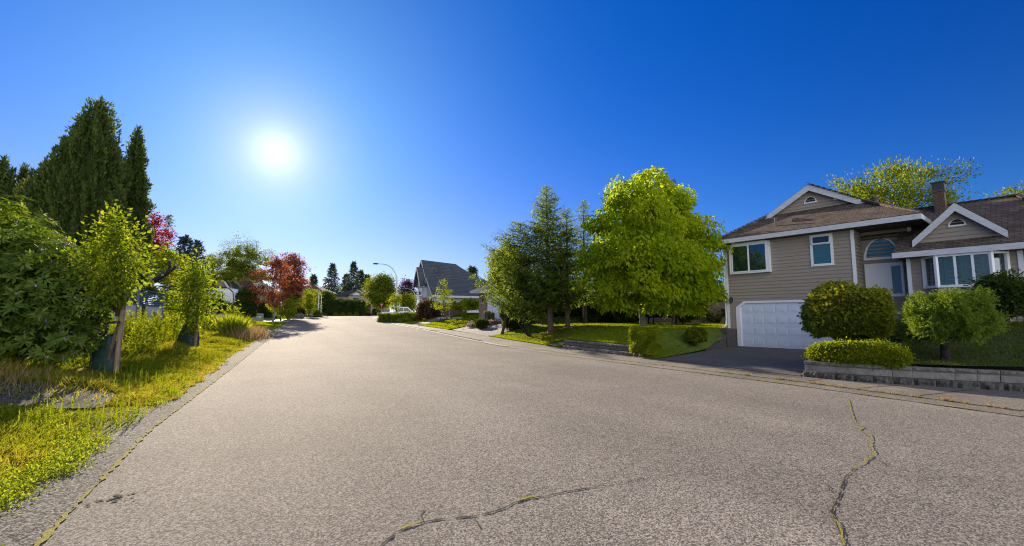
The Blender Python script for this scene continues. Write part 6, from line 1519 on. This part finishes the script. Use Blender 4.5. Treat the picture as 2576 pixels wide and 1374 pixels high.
n = 900; x, y = verge_pts(n, 8, 30, 3.5); k = ~gravel(x, y); x, y = x[k], y[k]; stalks('small_weeds', x, y, rng.uniform(.12, .34, len(x)), G_weed, per=26, L=.07, W=.016)
n = 260; x, y = verge_pts(n, 3.4, 9, 3.0); stalks('small_weeds', x, y, rng.uniform(.08, .2, n), G_weed, per=24, L=.05, W=.012)
# seed-headed grass under the rhododendron and along the kerb end
def seedy(name, cx, cy, rx, ry, n, h, m):
    x, y = cx + rng.normal(0, rx, n), cy + rng.normal(0, ry, n); z = T(x, y); blades(name, x, y, z, h, .012, m, .5)
seedy('dry_grass', -4.6, 11.6, .8, .7, 900, .22, G_dry)
dg = on(620, 850); seedy('dry_grass', dg[0], dg[1], .45, 1.4, 5200, .62, G_dry)
# sword-leaved clump, broad-leaved plant and weedy shrubs before the left drive
ib = on(584, 850); t_ = thing('iris_clump', 'tall clump of sword shaped yellow green leaves by the left driveway', 'plant', ib)
n = 900; a = rng.uniform(0, 6.28, n); q = rng.uniform(0, .45, n); P = np.stack([np.cos(a) * q, np.sin(a) * q, 0 * a], 1)
D = np.stack([np.cos(a) * (.1 + q), np.sin(a) * (.1 + q), np.ones(n)], 1) + rng.normal(0, .15, (n, 3)); V, r = leaf_quads(P, D, rng.normal(0, 1, (n, 3)), 1.35 * rng.uniform(.6, 1.15, n), .06, rng.uniform(.2, 1, n), cup=.05)
npmesh('leaves', V, 4, r, G_weed, t_)
btree('leafy_plant', 'upright plant with broad backlit leaves behind the sword leaved clump', (560, 604, 772, 835), 31, G_gold, cat='plant', trunk_r=.03, ncl=60, nleaf=12, rc=.16, L=.22, W=.11, lump=.4, fill=.2)
btree('leafy_plant', 'tangled weedy shrub left of the sword leaved clump', (508, 562, 790, 860), 29, G_young, cat='shrub', trunk_r=.03, ncl=120, nleaf=30, rc=.2, L=.10, W=.05, lump=.4, fill=.15)
btree('leafy_plant', 'pale flowered weedy plant between the second bag and the tangled shrub', (500, 522, 800, 868), 27, G_gold, cat='plant', trunk_r=.02, ncl=50, nleaf=20, rc=.14, L=.08, W=.05, lump=.4, fill=.15)
# lawns: short blades over the mown sheets
def lawn_blades(n, fx, zoff, hgt, wid, rnd_hi=.7):
    x, y = fx(n); k = np.isfinite(x); x, y = x[k], y[k]
    blades('lawn_grass', x, y, T(x, y) + zoff, hgt, wid, G_lawn, .7, rnd=rng.uniform(0, rnd_hi, len(x)) + .25 * pb2(x, y))
def L1(n):
    u = rng.uniform(0, 1, n); yy = 11.5 + (27.7 - 11.5) * u; a = poly_x(RB, yy) + .02 + .42 * ((yy > 12.1) & (yy < 17.55)); x = a + (30 - a) * rng.uniform(0, 1, n) ** 2.0; y = yy + (x - a) * .57 * .62
    ok = ~((x > 20) & (y < 14.6)); return x[ok], y[ok]
lawn_blades(120000, L1, .05, .05, .022)
def L2(n):
    yy = 37.8 + 9.1 * rng.uniform(0, 1, n); a = poly_x(RB, yy) + .02; x = a + 14 * rng.uniform(0, 1, n) ** 1.5; return x, yy + (x - a) * .46
lawn_blades(45000, L2, .05, .06, .05)
def L3(n):
    yy = 51 + 9.5 * rng.uniform(0, 1, n); a = poly_x(RB, yy) + .02; x = a + 12 * rng.uniform(0, 1, n) ** 1.5; return x, yy + (x - a) * .45
lawn_blades(25000, L3, .05, .07, .07)
def L4(n):
    yy = -7 + 13.5 * rng.uniform(0, 1, n); a = poly_x(RB, yy) + .4; x = a + 9.5 * rng.uniform(0, 1, n); return x, yy + (x - a) * .295
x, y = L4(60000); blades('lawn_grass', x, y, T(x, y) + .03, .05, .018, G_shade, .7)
def L5(n):
    y = rng.uniform(43, 58, n); x = poly_x(LG, y) - .1 - 6 * rng.uniform(0, 1, n) ** 1.2; return x, y
lawn_blades(40000, L5, .01, .07, .06)
def L6(n):
    y = rng.uniform(70, 92, n); x = poly_x(LG, np.minimum(y, 90)) - .1 - 8 * rng.uniform(0, 1, n) ** 1.2; return x, y
lawn_blades(20000, L6, .01, .08, .1)
# small tufts in the pavement joints
n = 60; y = rng.uniform(-2, 8, n); x = poly_x(RS, y) + rng.normal(0, .03, n)
ti = np.repeat(np.arange(n), 26); blades('joint_weeds', x[ti] + rng.normal(0, .035, len(ti)), y[ti] + rng.normal(0, .05, len(ti)), np.full(len(ti), .045), .05, .008, G_dry, .9, rnd=rng.uniform(0, 1, len(ti)))
# fallen twigs and dry needles under the spruces
n = 2600; x, y = sp[0] + rng.normal(0, 1.3, n) - .4, sp[1] + rng.normal(0, 1.3, n); k = x > poly_x(RB, y) + .4; x, y = x[k], y[k]
o = npmesh('needle_litter', leaf_quads(np.stack([x, y, T(x, y) + .075], 1), rng.normal(0, 1, (len(x), 3)) * np.array([1, 1, .1]), np.tile([0, 0, 1.], (len(x), 1)), .14, .05, rng.uniform(0, 1, len(x)))[0], 4, np.repeat(rng.uniform(0, 1, len(x)), 4), leafmat('litter', (.12, .06, .025), (.17, .09, .04), (.22, .13, .06), tr=(1, 1, 1), trw=.1)); tag(o, kind='stuff')
